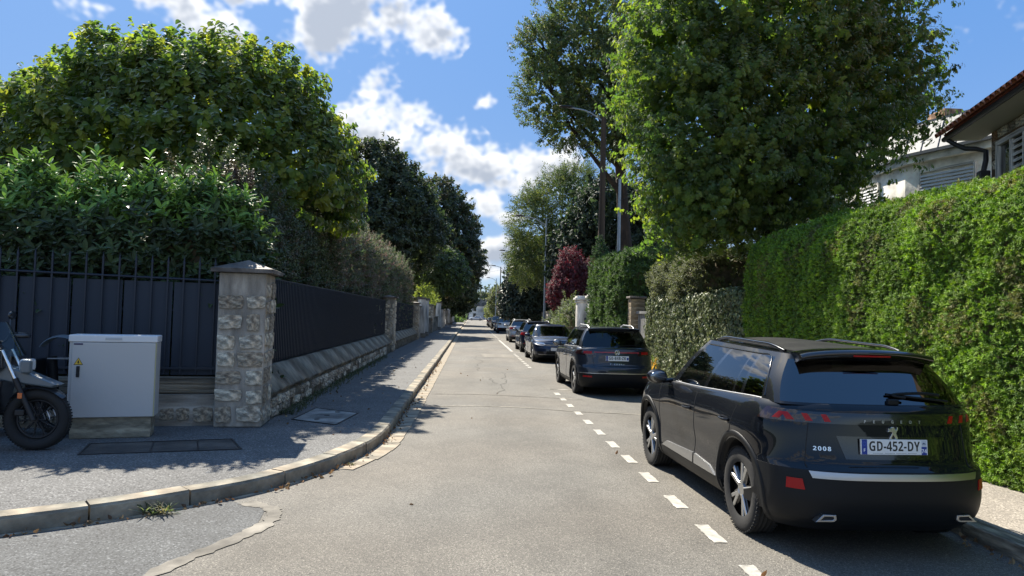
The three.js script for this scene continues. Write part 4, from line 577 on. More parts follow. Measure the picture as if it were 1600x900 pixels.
// the other parked cars share a body plan with their own sizes
function carSpec(root, o) {
  const h = o.h, b = o.belt, L = o.L / 2, w = o.w;
  return { root, L: o.L, w, paint: o.paint, R: o.R ?? 0.335, rim: o.rim ?? 0.22, tyreW: 0.205, arch: (o.R ?? 0.335) + 0.05, axleF: -L + o.of, axleR: L - o.or, zs0: -L + 0.72, zs1: L - 0.62, cowl: o.cowl, plasticY: o.plasticY ?? 0.3, haunch: 0.02, archTrim: o.archTrim ?? false, wheelStyle: o.wheel ?? 'five', rimMat: o.rimMat ?? M.satin, fine: o.fine, rearGlass: o.rearGlass, mirrorMat: o.mirrorMat,
    lift: [[-L, o.nose ?? -0.2], [-L + 0.5, (o.nose ?? -0.2) * 0.62], [o.cowl, -0.05], [0, -0.03], [L * 0.6, 0.0], [L, 0.015]],
    levels: [[0.19, w - 0.08, -L + 0.12, L - 0.13, 3, 3.2], [0.28, w - 0.03, -L + 0.04, L - 0.04, 3, 3.4], [0.42, w - 0.005, -L, L, 3, 3.4], [0.56, w, -L, L, 2.9, 3.3], [0.64, w, -L + 0.005, L - 0.02, 2.9, 3.2], [0.68, w, -L + 0.01, L - 0.06, 2.8, 3.1], [0.84, w - 0.003, -L + 0.04, L - 0.085, 2.7, 3], [b - 0.12, w - 0.012, -L + 0.11, L - 0.1, 2.6, 2.9], [b - 0.03, w - 0.04, -L + 0.2, L - 0.13, 2.5, 2.7], [b, w - 0.065, -L + 0.25, L - 0.17, 2.5, 2.6]],
    gh: { wb: w - 0.085, wt: w * (o.topW ?? 0.67), fb: o.cowl - 0.04, ft: o.ft, ab: o.cowl + 0.35, at: o.ft + 0.2, db: L - 0.42, dt: L - 0.62 - (o.rake ?? 0), rb: L - 0.19, rt: L - 0.48 - (o.rake ?? 0), yt: h - 0.075, ysl: -0.012, v0: 0.06, v1: 0.9, wsT: 0.93, rgT: 0.16, nr: 2.4, crown: 0.05, cuts: [0, 0.05, 0.16, 0.27, 0.37, 0.41, 0.5, 0.6, 0.70, 0.74, 0.82, 0.92, 1], panes: o.panes ?? [[0.05, 0.37], [0.41, 0.70], [0.74, 0.92]] } };
}
function rearKit(C, S, o) {
  const g = S.root, b = o.belt, z = o.tail ?? [b - 0.2, b - 0.05];
  for (const s of [-1, 1]) { const l = obj('tail_lamp', pad([[s * 0.46, z[0]], [s * 0.78, z[0] + 0.01], [s * 0.76, z[1]], [s * 0.48, z[1] - 0.02]], C.rearOn, 0.01, 0.02, 10, 4), o.lampMat ?? M.redLens, g); obj('lamp_side', pad([[S.L / 2 - 0.5, z[0] + 0.03], [S.L / 2 - 0.2, z[0]], [S.L / 2 - 0.22, z[1]], [S.L / 2 - 0.42, z[1] - 0.02]], C.sideOn(s), 0.008, 0.016, 8, 4), o.lampMat ?? M.redLens, l); obj('reflector', pad([[s * 0.56, 0.42], [s * 0.74, 0.425], [s * 0.74, 0.46], [s * 0.56, 0.455]], C.rearOn, 0.01, 0.016, 4, 2), M.redLens, g); }
  obj('rear_bumper', pad([[-w_(S), 0.22], [w_(S), 0.22], [w_(S), o.bumperTop ?? 0.4], [-w_(S), o.bumperTop ?? 0.4]], C.rearOn, 0.007, 0.014, 30, 5), M.blackPlastic, g);
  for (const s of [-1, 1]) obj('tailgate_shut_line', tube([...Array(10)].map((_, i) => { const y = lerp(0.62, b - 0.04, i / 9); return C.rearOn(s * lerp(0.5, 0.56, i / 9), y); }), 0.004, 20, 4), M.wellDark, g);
  { const rows = []; for (let j = 0; j <= 4; j++) { const r = []; for (let i = 0; i <= 16; i++) { const u = i / 16 * 2 - 1, pr = [[-0.06, 0.02], [0.06, 0.034], [0.13, 0.026], [0.13, 0.0], [0.0, -0.03]][j]; r.push(V(u * S.gh.wt * 0.94, S.gh.yt - 0.012 * 1.6 + pr[1] + 0.022 * (1 - u * u) - 0.012, S.gh.rt - 0.03 + pr[0] - 0.05 * u * u)); } rows.push(r); } obj('spoiler', gridGeo(rows), S.paint, g); }
  obj('rear_wiper', tube([0.98, 0.9, 0.75, 0.6].map((t, i) => { const p = C.ghPt(2, t, 0.08 + 0.03 * i, 1); return V(p.x, p.y + 0.01, p.z + 0.022); }), 0.009, 14, 5), M.blackPlastic, g);
}
const w_ = (S) => S.w - 0.03;
function frontKit(C, S, o) {
  const g = S.root;
  for (const s of [-1, 1]) { const l = obj('headlamp', pad([[s * 0.44, 0.68], [s * 0.76, 0.7], [s * 0.79, 0.78], [s * 0.5, 0.74]], C.frontOn, 0.008, 0.014, 10, 4), M.clearLens, g); obj('fog_grille', pad([[s * 0.5, 0.34], [s * 0.74, 0.36], [s * 0.74, 0.44], [s * 0.54, 0.43]], C.frontOn, 0.006, 0.012, 6, 3), M.blackPlastic, g); }
  obj('grille', pad([[-0.44, 0.67], [0.44, 0.67], [0.44, 0.725], [-0.44, 0.725]], C.frontOn, 0.006, 0.012, 16, 3), M.gloss, g);
  obj('grille_bar', pad([[-0.5, 0.665], [0.5, 0.665], [0.5, 0.672], [-0.5, 0.672]], C.frontOn, 0.012, 0.012, 20, 1), M.chrome, g);
  obj('air_intake', pad([[-0.46, 0.28], [0.46, 0.28], [0.4, 0.44], [-0.4, 0.44]], C.frontOn, 0.006, 0.012, 16, 4), M.blackPlastic, g);
  obj('bumper_strip', pad([[-0.7, 0.31], [0.7, 0.31], [0.7, 0.322], [-0.7, 0.322]], C.frontOn, 0.012, 0.012, 24, 1), M.satin, g);
}
function sideKit(C, S, o) {
  const L = S.L / 2, b = o.belt, zb = S.gh.ab;
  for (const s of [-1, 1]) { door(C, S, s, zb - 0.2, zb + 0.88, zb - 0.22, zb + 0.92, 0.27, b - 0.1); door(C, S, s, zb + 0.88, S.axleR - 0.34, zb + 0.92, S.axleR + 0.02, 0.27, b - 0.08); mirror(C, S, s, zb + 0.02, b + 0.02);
    obj('window_trim', tube([...Array(12)].map((_, i) => { const p = C.ghPt(1, lerp(0.03, 0.94, i / 11), 0.04, s); p.x += s * 0.004; return p; }), 0.006, 30, 5), o.trim ?? M.gloss, S.root); }
}
function parkedCar(label, at, turn, o) {
  const root = thing('parked_car', label, 'car', at, turn, o.group), S = carSpec(root, o), C = makeCar(S);
  sideKit(C, S, o); rearKit(C, S, o); frontKit(C, S, o);
  if (o.rails) roofRails(C, S, S.gh.at + 0.1, S.gh.dt - 0.08, S.gh.wt * 0.86, o.rails, 0.055);
  if (o.plate) numberPlate(C, 0, o.plateY ?? 0.8, C.rearOn, plateMat2(o.plate), 0.05, false);
  numberPlate(C, 0, 0.52, C.frontOn, o.platePlain ?? (o.platePlain = std({ color: col(0.7, 0.71, 0.72), roughness: 0.4 })), 0.02, true);
  return { root, C, S };
}
const plainPlate = std({ color: col(0.7, 0.71, 0.72), roughness: 0.4 });
const SUV = { L: 4.15, w: 0.88, h: 1.57, belt: 1.06, of: 0.84, or: 0.76, cowl: -0.92, ft: -0.28, nose: -0.16, platePlain: plainPlate }, HATCH = { L: 4.26, w: 0.89, h: 1.47, belt: 0.98, of: 0.86, or: 0.78, cowl: -0.92, ft: -0.12, nose: -0.24, rake: 0.12, platePlain: plainPlate };
{ // dark grey crossover with silver rails
  const { root, C, S } = parkedCar('dark grey crossover with silver roof rails and a red strip across its tailgate', [3.22, 0, -17.55], 0.02, { ...SUV, fine: true, paint: carPaint(0.022, 0.028, 0.04, 0.35), rails: M.satin, trim: M.satin, plate: 'GE-848-ZK', plateY: 0.84, lampMat: M.smokeLens, tail: [0.9, 1.02], rearGlass: phys({ color: col(0.2, 0.24, 0.23), roughness: 0.02, transmission: 1, thickness: 0, ior: 1.55 }), archTrim: true, R: 0.34, topW: 0.7, bumperTop: 0.5 });
  obj('lamp_strip', pad([[-0.5, 0.955], [0.5, 0.955], [0.5, 0.98], [-0.5, 0.98]], C.rearOn, 0.014, 0.02, 30, 2), std({ color: col(0.34, 0.05, 0.06), roughness: 0.15 }), root);
  for (const s of [-1, 1]) obj('lamp_claw', pad([[s * 0.55, 0.93], [s * 0.72, 0.93], [s * 0.72, 0.985], [s * 0.55, 0.985]], C.rearOn, 0.0125, 0.01, 6, 2), M.redLens, root);
  { const p = C.rearOn(0, 0.97), e = obj('emblem', [new THREE.TorusGeometry(0.052, 0.006, 8, 28)], M.chrome, root, [0, 0.97, p.z + 0.02]); const q = (a, b) => bar(V(a[0], a[1], 0), V(b[0], b[1], 0), 0.006, 0.006, 6); obj('emblem_mark', [q([-0.018, 0.045], [0, 0.008]), q([0.018, 0.045], [0, 0.008]), q([-0.042, 0.025], [-0.02, -0.036]), q([0.042, 0.025], [0.02, -0.036]), q([-0.02, -0.036], [0, -0.002]), q([0.02, -0.036], [0, -0.002])], M.chrome, e); obj('emblem_disc', cyl(0.05, 0.05, 0.006, 0, 0, 0, 24).rotateX(Math.PI / 2).translate(0, 0, -0.008), M.gloss, e); }
  letters('T-CROSS', 0.028, 0.004, M.chrome, root, 'lettering', (x, y, z) => { const p = C.rearOn(x, 0.7 + y); return V(x, p.y, p.z + 0.002 + z); }, 0.03);
  obj('bumper_strip', pad([[-0.8, 0.505], [0.8, 0.505], [0.8, 0.52], [-0.8, 0.52]], C.rearOn, 0.013, 0.016, 30, 2), M.satin, root);
  obj('roof_aerial', [bar(C.roofOn(0, 0.95), C.roofOn(0, 0.95).add(V(0, 0.14, 0.1)), 0.012, 0.004)], M.blackPlastic, root);
}
parkedCar('dark blue hatchback parked facing the other way', [3.24, 0, -28.5], Math.PI + 0.02, { ...HATCH, paint: carPaint(0.007, 0.017, 0.045, 0.2), wheel: 'five', fine: true });
parkedCar('very dark blue estate car with bright red tail lamps', [3.27, 0, -35.75], 0.015, { ...SUV, L: 4.4, h: 1.53, belt: 1.02, paint: carPaint(0.014, 0.02, 0.04, 0.35), rails: M.satin, trim: M.satin, plate: 'FR-318-LM' });
parkedCar('pale silver estate with roof rails parked past the very dark blue one', [3.4, 0, -47.9], 0.015, { ...SUV, L: 4.3, h: 1.55, paint: carPaint(0.42, 0.43, 0.43, 0.5), rails: M.satin, plate: 'EK-207-BV' });
parkedCar('white compact crossover with black lower trim', [3.5, 0, -71.2], 0.01, { ...SUV, paint: carPaint(0.62, 0.62, 0.6), archTrim: true, bumperTop: 0.55, plate: 'FD-561-QA', lampMat: M.smokeLens });
parkedCar('light grey hatchback next to the white compact crossover', [3.52, 0, -78.6], 0.01, { ...HATCH, paint: carPaint(0.48, 0.48, 0.47, 0.3) });
parkedCar('tall black off-roader nose towards the light grey hatchback', [3.56, 0, -91], Math.PI, { ...SUV, L: 4.5, w: 0.93, h: 1.72, belt: 1.14, paint: carPaint(0.012, 0.012, 0.014) });
parkedCar('black saloon shaped car between two dark cars far along the kerb', [3.6, 0, -100], 0, { ...HATCH, L: 4.5, paint: carPaint(0.02, 0.02, 0.024) });
parkedCar('dark grey compact car far along the kerb', [3.62, 0, -109], 0, { ...HATCH, paint: carPaint(0.06, 0.065, 0.075, 0.4) });
parkedCar('silver compact car last in the parked row', [3.64, 0, -119], 0, { ...HATCH, paint: carPaint(0.3, 0.31, 0.32, 0.4) });
parkedCar('white car standing across the far end of the street', [1.7, 0, -222], Math.PI / 2, { ...HATCH, paint: carPaint(0.7, 0.7, 0.69) });

// ---------------------------------------------------------------- cabinet
{
  const t = thing('utility_cabinet', 'pale grey utility cabinet with a yellow warning triangle', 'cabinet', [-4.27, PAVE, -8.84], 0.26);
  const shell = std({ color: col(0.5, 0.5, 0.485), roughness: 0.5, bumpMap: rep(roughTex, 2), bumpScale: 0.001 }), lid = std({ color: col(0.72, 0.73, 0.73), roughness: 0.45 });
  obj('plinth', rbox(0.87, 0.25, 0.28, 0, 0.125, -0.15, 0.012), std({ map: rep(concrete, 1.4), bumpMap: rep(roughTex, 2), bumpScale: 0.006, color: col(1.25, 1.2, 0.98) }), t);
  obj('cabinet_body', rbox(0.94, 0.9, 0.31, 0, 0.70, -0.15, 0.01), shell, t);
  obj('lid', rbox(0.955, 0.085, 0.35, 0, 1.192, -0.145, 0.014), lid, t);
  const d = obj('door', rbox(0.89, 0.89, 0.022, 0.012, 0.70, 0.019, 0.008), shell, t);
  obj('hinge_edge', box(0.012, 0.89, 0.016, 0.462, 0.70, 0.018), std({ color: col(0.42, 0.4, 0.22), roughness: 0.6 }), t);
  obj('handle', [rbox(0.035, 0.13, 0.02, -0.362, 0.80, 0.04, 0.006), rbox(0.026, 0.05, 0.03, -0.362, 0.835, 0.045, 0.006)], M.darkMetal, d);
  const tri = (k, z) => { const s = new THREE.Shape([[-0.05 * k, -0.036 * k], [0.05 * k, -0.036 * k], [0, 0.052 * k]].map(([a, b]) => new THREE.Vector2(a, b))); const g = new THREE.ExtrudeGeometry(s, { depth: 0.002, bevelEnabled: false }); g.translate(-0.362, 0.915, z); return g; };
  const sg = obj('warning_sign', tri(1.0, 0.031), std({ color: col(0.04, 0.035, 0.02) }), d); obj('sign_face', tri(0.82, 0.0335), std({ color: col(0.75, 0.5, 0.05), roughness: 0.5 }), sg);
  const bolt = new THREE.ExtrudeGeometry(new THREE.Shape([[-0.004, 0.026], [0.009, 0.022], [0.003, 0.007], [0.012, 0.007], [-0.004, -0.022], [0.0, -0.002], [-0.009, -0.002]].map(([a, b]) => new THREE.Vector2(a, b))), { depth: 0.002, bevelEnabled: false }); bolt.translate(-0.362, 0.905, 0.036); obj('sign_symbol', bolt, std({ color: col(0.02, 0.02, 0.02) }), sg);
  obj('maker_tag', box(0.095, 0.018, 0.003, -0.37, 1.125, 0.032), std({ color: col(0.05, 0.045, 0.11) }), d);
  obj('lid_badge', rbox(0.18, 0.03, 0.008, 0.0, 1.192, 0.033, 0.004), std({ color: col(0.5, 0.52, 0.53) }), t);
}

const discMat = std({ color: col(0.62, 0.64, 0.68), roughness: 0.5, metalness: 0.35 });
// ---------------------------------------------------------------- motorcycle, front wheel to the right, its rear beyond the picture
{
  const t = thing('motorcycle', 'dark adventure motorcycle with a perforated front brake disc beside the cabinet', 'motorcycle', [-5.5, PAVE, -8.0], 0.1), fx = 0.83, rx = -0.72, R = 0.335;   // along local x
  const wheel = (x, tw) => { const w = part('wheel', t); w.position.set(x, R, 0); const ty = new THREE.TorusGeometry(R - tw / 2, tw / 2, 14, 56); ty.scale(1, 1, 1.05); obj('tyre', ty, M.tyre, w); const lugs = []; for (let i = 0; i < 64; i++) for (const s of [-1, 1]) lugs.push(box(0.02, 0.008, 0.036, 0, R - 0.004, s * 0.025).rotateZ((i + (s > 0 ? 0.5 : 0)) / 64 * 2 * Math.PI)); obj('tread', lugs, M.tyre, w.children[0]);
    const rim = [new THREE.TorusGeometry(R - tw - 0.012, 0.014, 8, 48)]; for (let i = 0; i < 10; i++) { const a = i / 10 * 2 * Math.PI; rim.push(bar(V(0.03 * Math.cos(a), 0.03 * Math.sin(a), 0), V((R - tw - 0.012) * Math.cos(a + 0.14), (R - tw - 0.012) * Math.sin(a + 0.14), 0), 0.011, 0.009, 6)); } rim.push(cyl(0.035, 0.035, 0.12, 0, 0, 0, 16).rotateX(Math.PI / 2).translate(0, 0, -0.06)); obj('rim', rim, M.darkMetal, w);
    for (const s of [-1, 1]) { const sh = new THREE.Shape(); sh.absarc(0, 0, 0.152, 0, 7); const h = new THREE.Path(); h.absarc(0, 0, 0.105, 0, 7); sh.holes.push(h); for (let i = 0; i < 30; i++) { const q = new THREE.Path(), a = i / 30 * 2 * Math.PI, rr = i % 2 ? 0.119 : 0.138; q.absarc(rr * Math.cos(a), rr * Math.sin(a), 0.0055, 0, 7); sh.holes.push(q); } const e = new THREE.ExtrudeGeometry(sh, { depth: 0.005, bevelEnabled: false, curveSegments: 20 }); e.translate(0, 0, s * 0.068 - 0.0025); const bd = obj('brake_disc', e, discMat, w); const sp = []; for (let i = 0; i < 6; i++) { const a = i / 6 * 2 * Math.PI; sp.push(bar(V(0.03 * Math.cos(a), 0.03 * Math.sin(a), s * 0.066), V(0.108 * Math.cos(a), 0.108 * Math.sin(a), s * 0.068), 0.008, 0.006, 6)); } obj('disc_carrier', sp, M.darkMetal, bd); }
    return w; };
  wheel(fx, 0.12); wheel(rx, 0.15);
  const dark = phys({ color: col(0.02, 0.022, 0.026), roughness: 0.35, clearcoat: 0.6 }), grey = phys({ color: col(0.10, 0.13, 0.15), roughness: 0.35, clearcoat: 0.5 });
  for (const s of [-1, 1]) { obj('fork_leg', [bar(V(fx, R, s * 0.1), V(fx - 0.2, 0.78, s * 0.1), 0.028, 0.028, 12)], M.darkMetal, t); obj('fork_tube', bar(V(fx - 0.2, 0.78, s * 0.1), V(fx - 0.34, 1.08, s * 0.1), 0.021, 0.021, 12), M.chrome, t); obj('brake_calliper', rbox(0.1, 0.07, 0.05, fx - 0.14, R + 0.08, s * 0.085, 0.015), M.darkMetal, t); obj('fork_reflector', rbox(0.045, 0.06, 0.012, fx - 0.13, 0.60, s * 0.132, 0.004), M.orangeLens, t); }
  const guard = (r, a0, a1, w, n = 24) => { const rows = [[], [], [], [], []]; for (let i = 0; i <= n; i++) { const a = lerp(a0, a1, i / n), k = Math.sin(Math.PI * i / n) ** 0.4; [-1, -0.6, 0, 0.6, 1].forEach((u, q) => rows[q].push(V(Math.cos(a) * (r - 0.03 * u * u), Math.sin(a) * (r - 0.03 * u * u), u * w * (0.55 + 0.45 * k)))); } return gridGeo(rows); };
  obj('front_mudguard', guard(R + 0.035, 0.72, 2.5, 0.085).translate(fx, R, 0), dark, t);
  const hull = (pts, w0, w1, name, m) => { const s = new THREE.Shape(pts.map(([a, b]) => new THREE.Vector2(a, b))), g = new THREE.ExtrudeGeometry(s, { depth: w0, bevelEnabled: true, bevelSize: 0.025, bevelThickness: w1, bevelSegments: 4 }); g.translate(0, 0, -w0 / 2); return obj(name, g, m, t); };
  hull([[-0.15, 0.86], [0.32, 0.74], [0.5, 0.9], [0.47, 1.06], [0.3, 1.12], [-0.05, 1.1]], 0.2, 0.08, 'fuel_tank', dark);
  hull([[0.42, 0.78], [0.98, 0.70], [1.02, 0.715], [0.72, 0.83], [0.44, 0.92]], 0.08, 0.05, 'beak', grey);
  hull([[-0.75, 0.86], [-0.12, 0.82], [-0.08, 0.92], [-0.4, 0.92], [-0.8, 0.99]], 0.16, 0.05, 'seat', M.cabin);
  hull([[-0.95, 0.82], [-0.5, 0.78], [-0.5, 0.84], [-1.02, 0.92]], 0.12, 0.03, 'tail', dark);
  hull([[-0.32, 0.3], [0.28, 0.28], [0.36, 0.5], [0.2, 0.66], [-0.25, 0.64]], 0.3, 0.05, 'engine', M.darkMetal);
  hull([[0.22, 0.48], [0.46, 0.46], [0.5, 0.74], [0.3, 0.78]], 0.24, 0.04, 'radiator_shroud', dark);
  obj('headlamp', rbox(0.1, 0.14, 0.2, 0.70, 0.92, 0, 0.035), M.clearLens, t); obj('headlamp_side', rbox(0.11, 0.15, 0.07, 0.74, 0.91, 0.11, 0.03), grey, t);
  const scrK = 0; const scr = []; for (let i = 0; i <= 8; i++) { const r = [], k = i / 8; for (let j = 0; j <= 8; j++) { const u = j / 8 * 2 - 1; r.push(V(0.68 - 0.2 * k - 0.1 * u * u, 1.02 + 0.36 * k, u * (0.17 - 0.06 * k))); } scr.push(r); } obj('windscreen', gridGeo(scr), M.glass, t);
  obj('handlebar', tube([[0.36, 1.24, 0.42], [0.4, 1.22, 0.2], [0.44, 1.16, 0], [0.4, 1.22, -0.2], [0.36, 1.24, -0.42]], 0.014, 30, 8), M.darkMetal, t);
  for (const s of [-1, 1]) { obj('grip', bar(V(0.375, 1.235, s * 0.3), V(0.35, 1.24, s * 0.45), 0.02, 0.02, 10), M.tyre, t); obj('hand_guard', tube([[0.4, 1.22, s * 0.25], [0.52, 1.22, s * 0.34], [0.47, 1.22, s * 0.46], [0.37, 1.235, s * 0.47]], 0.026, 16, 6), dark, t); const m = obj('mirror', [bar(V(0.38, 1.25, s * 0.26), V(0.34, 1.42, s * 0.34), 0.008, 0.008, 6), (() => { const q = new THREE.SphereGeometry(1, 14, 10); q.scale(0.025, 0.05, 0.08); q.translate(0.34, 1.45, s * 0.37); return q; })()], dark, t); }
  obj('swing_arm', [bar(V(-0.2, 0.45, 0.09), V(rx, R, 0.11), 0.035, 0.028, 8), bar(V(-0.2, 0.45, -0.09), V(rx, R, -0.11), 0.035, 0.028, 8)], M.darkMetal, t);
  obj('exhaust_pipe', [bar(V(0, 0.3, 0.14), V(-0.4, 0.36, 0.16), 0.025, 0.03, 10), bar(V(-0.4, 0.36, 0.16), V(-0.9, 0.58, 0.17), 0.05, 0.06, 14)], M.steel, t);
  obj('frame', [bar(V(0.4, 1.06, 0), V(0.2, 0.55, 0.1), 0.022), bar(V(0.4, 1.06, 0), V(-0.2, 0.8, 0.12), 0.022), bar(V(-0.2, 0.8, 0.12), V(-0.2, 0.45, 0.1), 0.022), bar(V(-0.2, 0.8, 0), V(-0.85, 0.88, 0), 0.022)], M.darkMetal, t);
  obj('side_stand', bar(V(0, 0.28, 0.1), V(-0.12, 0.0, 0.3), 0.012), M.darkMetal, t);
  // grey rounded scooter shield standing behind it
  const s = thing('scooter_shield', 'grey rounded scooter mudguard showing between the motorcycle and the fence', 'scooter', [-4.98, PAVE, -9.05], 0.15);
  obj('mudguard', guard(0.3, 0.05, 2.6, 0.12).translate(0, 0.92, 0), phys({ color: col(0.12, 0.15, 0.17), roughness: 0.4, clearcoat: 0.4 }), s); obj('front_rack', box(0.5, 0.012, 0.2, 0.12, 0.93, 0), M.galv, s); obj('steering_column', bar(V(-0.05, 0.3, 0), V(-0.12, 0.95, 0), 0.05, 0.06, 12), M.blackPlastic, s); obj('front_wheel', new THREE.TorusGeometry(0.19, 0.06, 12, 36).translate(-0.02, 0.25, 0), M.tyre, s); obj('leg_shield', rbox(0.08, 0.6, 0.42, -0.28, 0.62, 0, 0.03), M.blackPlastic, s); obj('footboard', rbox(0.6, 0.08, 0.36, -0.55, 0.3, 0, 0.03), M.blackPlastic, s); obj('rear_wheel', new THREE.TorusGeometry(0.19, 0.06, 12, 36).translate(-1.2, 0.25, 0), M.tyre, s); obj('seat', rbox(0.7, 0.2, 0.32, -1.1, 0.72, 0, 0.06), M.cabin, s); obj('rear_body', rbox(0.6, 0.3, 0.3, -1.1, 0.5, 0, 0.08), M.blackPlastic, s);
}

// ---------------------------------------------------------------- foliage
const leafMat = (gloss = 0.3, through = 0.45) => phys({ color: 0xffffff, roughness: 1, transmission: through, thickness: 0, ior: 1.4, clearcoat: gloss, clearcoatRoughness: 0.38 });
const LM = { soft: leafMat(0.12, 0.72), mid: leafMat(0.15, 0.52), shiny: leafMat(0.5, 0.3), needle: leafMat(0.06, 0.34) };
// one leaf from its outline: stem at the origin, tip along +y, upper side towards +z
function leafGeo(profile, len, wid, fold = 0.25, droop = 0.15) {
  const pos = [], idx = [];
  profile.forEach(([t, w], i) => { const z = -droop * t * t * len, x = w * wid / 2; pos.push(-x, t * len, z + fold * x, 0, t * len, z, x, t * len, z + fold * x); if (i) { const a = (i - 1) * 3, b = i * 3; idx.push(a, a + 1, b, a + 1, b + 1, b, a + 1, a + 2, b + 1, a + 2, b + 2, b + 1); } });
  const g = new THREE.BufferGeometry(); g.setAttribute('position', new THREE.Float32BufferAttribute(pos, 3)); g.setIndex(idx); const f = g.toNonIndexed(); f.computeVertexNormals(); return f;
}
const OVAL = [[0, 0.06], [0.25, 0.8], [0.55, 1], [0.82, 0.6], [1, 0.02]], HEART = [[-0.04, 0.5], [0.12, 0.95], [0.4, 1.05], [0.72, 0.62], [1, 0.02]], LANCE = [[0, 0.05], [0.3, 0.8], [0.6, 0.95], [0.85, 0.5], [1, 0.0]], ROUGHCUT = [[0, 0.1], [0.35, 1], [0.7, 0.8], [1, 0.05]];
function lobedLeaf(len, lobes = 5) {   // palmate, with deep points
  const pos = [], n = lobes * 2, tip = [], c = [0, 0.38 * len, 0]; for (let i = 0; i <= n; i++) { const a = lerp(-2.45, 2.45, i / n), r = (i % 2 ? (lobes === 3 ? 0.5 : 0.62) - 0.14 * Math.abs(a) / 2.45 : 0.3) * len; tip.push([Math.sin(a) * r, 0.38 * len + Math.cos(a) * r, -0.1 * r * r / len + (i % 2 ? -0.05 * len : 0.015 * len)]); }
  tip[0] = tip[n] = [0, 0.05 * len, 0]; for (let i = 0; i < n; i++) pos.push(...c, ...tip[i + 1], ...tip[i]); const g = new THREE.BufferGeometry(); g.setAttribute('position', new THREE.Float32BufferAttribute(pos, 3)); g.computeVertexNormals(); return g;
}
// a twig of leaves growing along +y
function sprig(seed, leaf, n, twig, { tilt = [0.7, 1.3], size = [0.75, 1.15], hang = 0, jitter = 0.25 } = {}) {
  const r = rng(seed), out = [], m = new THREE.Matrix4();
  for (let i = 0; i < n; i++) {
    const az = i * 2.4 + (r() - 0.5) * 0.8, tl = lerp(tilt[0], tilt[1], r()), d = V(Math.sin(tl) * Math.cos(az), Math.cos(tl), Math.sin(tl) * Math.sin(az)); d.y -= hang * r(); d.normalize();
    const up = V(0, 1, 0).addScaledVector(V(r() - 0.5, r() - 0.5, r() - 0.5), jitter * 2), x = d.clone().cross(up).normalize(), z = x.clone().cross(d).normalize(), s = lerp(size[0], size[1], r());
    m.makeBasis(x.multiplyScalar(s), d.clone().multiplyScalar(s), z.multiplyScalar(s)); m.setPosition((r() - 0.5) * jitter * twig * 0.5, twig * (i + 0.5) / n, (r() - 0.5) * jitter * twig * 0.5); out.push(leaf.clone().applyMatrix4(m));
  }
  const g = mergeGeometries(out); return g;
}
function foliage(parent, geo, mat, items, name = 'foliage') {
  const im = new THREE.InstancedMesh(geo, mat, items.length), m = new THREE.Matrix4(), q = new THREE.Quaternion(), tw = new THREE.Quaternion(), c = new THREE.Color(); im.name = name; im.userData.kind = 'stuff';
  items.forEach((it, i) => { q.setFromUnitVectors(V(0, 1, 0), it.n); tw.setFromAxisAngle(V(0, 1, 0), it.t); m.compose(it.p, q.multiply(tw), V(it.s, it.s, it.s)); im.setMatrixAt(i, m); im.setColorAt(i, c.setRGB(...it.c)); });
  im.castShadow = im.receiveShadow = true; parent.add(im); return im;
}
function shade(r, tones, spread = 0.22) { const a = tones[Math.floor(r() * tones.length)], b = tones[Math.floor(r() * tones.length)], t = r(), k = 1 + (r() - 0.5) * 2 * spread; return [0, 1, 2].map((i) => lerp(a[i], b[i], t) * k * 0.85); }
// sprigs through a crown made of lobes: [x, y, z, rx, ry, rz]
function crownItems(seed, lobes, n, { tones, size = [0.8, 1.2], depth = 0.4, up = 0.35, rag = 0.16, gap = 0.0, gapScale = 0.9, hang = 0, floor = -99, keep }) {
  const r = rng(seed), out = [], area = lobes.map(([, , , a, b, c]) => Math.pow((a * b) ** 1.6 + (a * c) ** 1.6 + (b * c) ** 1.6, 1 / 1.6)), tot = area.reduce((a, b) => a + b, 0); let guard = 0;
  while (out.length < n && guard++ < n * 12) {
    let k = 0, pick = r() * tot; while (pick > area[k]) pick -= area[k++]; const [cx, cy, cz, a, b, c] = lobes[k], u = r() * 2 - 1, th = r() * 6.2832, q = Math.sqrt(1 - u * u), d = V(q * Math.cos(th), u, q * Math.sin(th));
    const bump = 1 + rag * (n3(cx + d.x * 2.1, cy + d.y * 2.1, cz + d.z * 2.1) + 0.6 * n3(cx + d.x * 5.3, cy + d.y * 5.3, cz + d.z * 5.3)), f = bump * (1 - depth * r() * r()), p = V(cx + d.x * a * f, cy + d.y * b * f, cz + d.z * c * f);
    if (p.y < floor || (keep && !keep(p))) continue;
    let inside = false; for (let i = 0; i < lobes.length && !inside; i++) if (i !== k) { const L = lobes[i], e = ((p.x - L[0]) / L[3]) ** 2 + ((p.y - L[1]) / L[4]) ** 2 + ((p.z - L[2]) / L[5]) ** 2; if (e < 0.42) inside = true; } if (inside) continue;
    if (gap && n3(p.x * gapScale, p.y * gapScale, p.z * gapScale) < gap - 1 + 0.4 * r()) continue;
    const nn = V(d.x / a, d.y / b, d.z / c).normalize().add(V((r() - 0.5) * 1.1, up + (r() - 0.5) * 1.1 - hang, (r() - 0.5) * 1.1)).normalize();
    out.push({ p, n: nn, t: r() * 6.28, s: lerp(size[0], size[1], r()), c: shade(r, tones) });
  }
  return out;
}
function limb(pts, r0, r1, n = 14, k = 8) { const c = new THREE.CatmullRomCurve3(pts), g = new THREE.TubeGeometry(c, n, 1, k), p = g.attributes.position; for (let i = 0; i <= n; i++) { const o = c.getPointAt(i / n), rr = lerp(r0, r1, Math.pow(i / n, 0.8)); for (let j = 0; j <= k; j++) { const q = i * (k + 1) + j, v = V(p.getX(q), p.getY(q), p.getZ(q)).sub(o).multiplyScalar(rr * (1 + 0.12 * n3(o.x * 2 + j, o.y * 2, o.z * 2))).add(o); p.setXYZ(q, v.x, v.y, v.z); } } g.computeVertexNormals(); return g; }
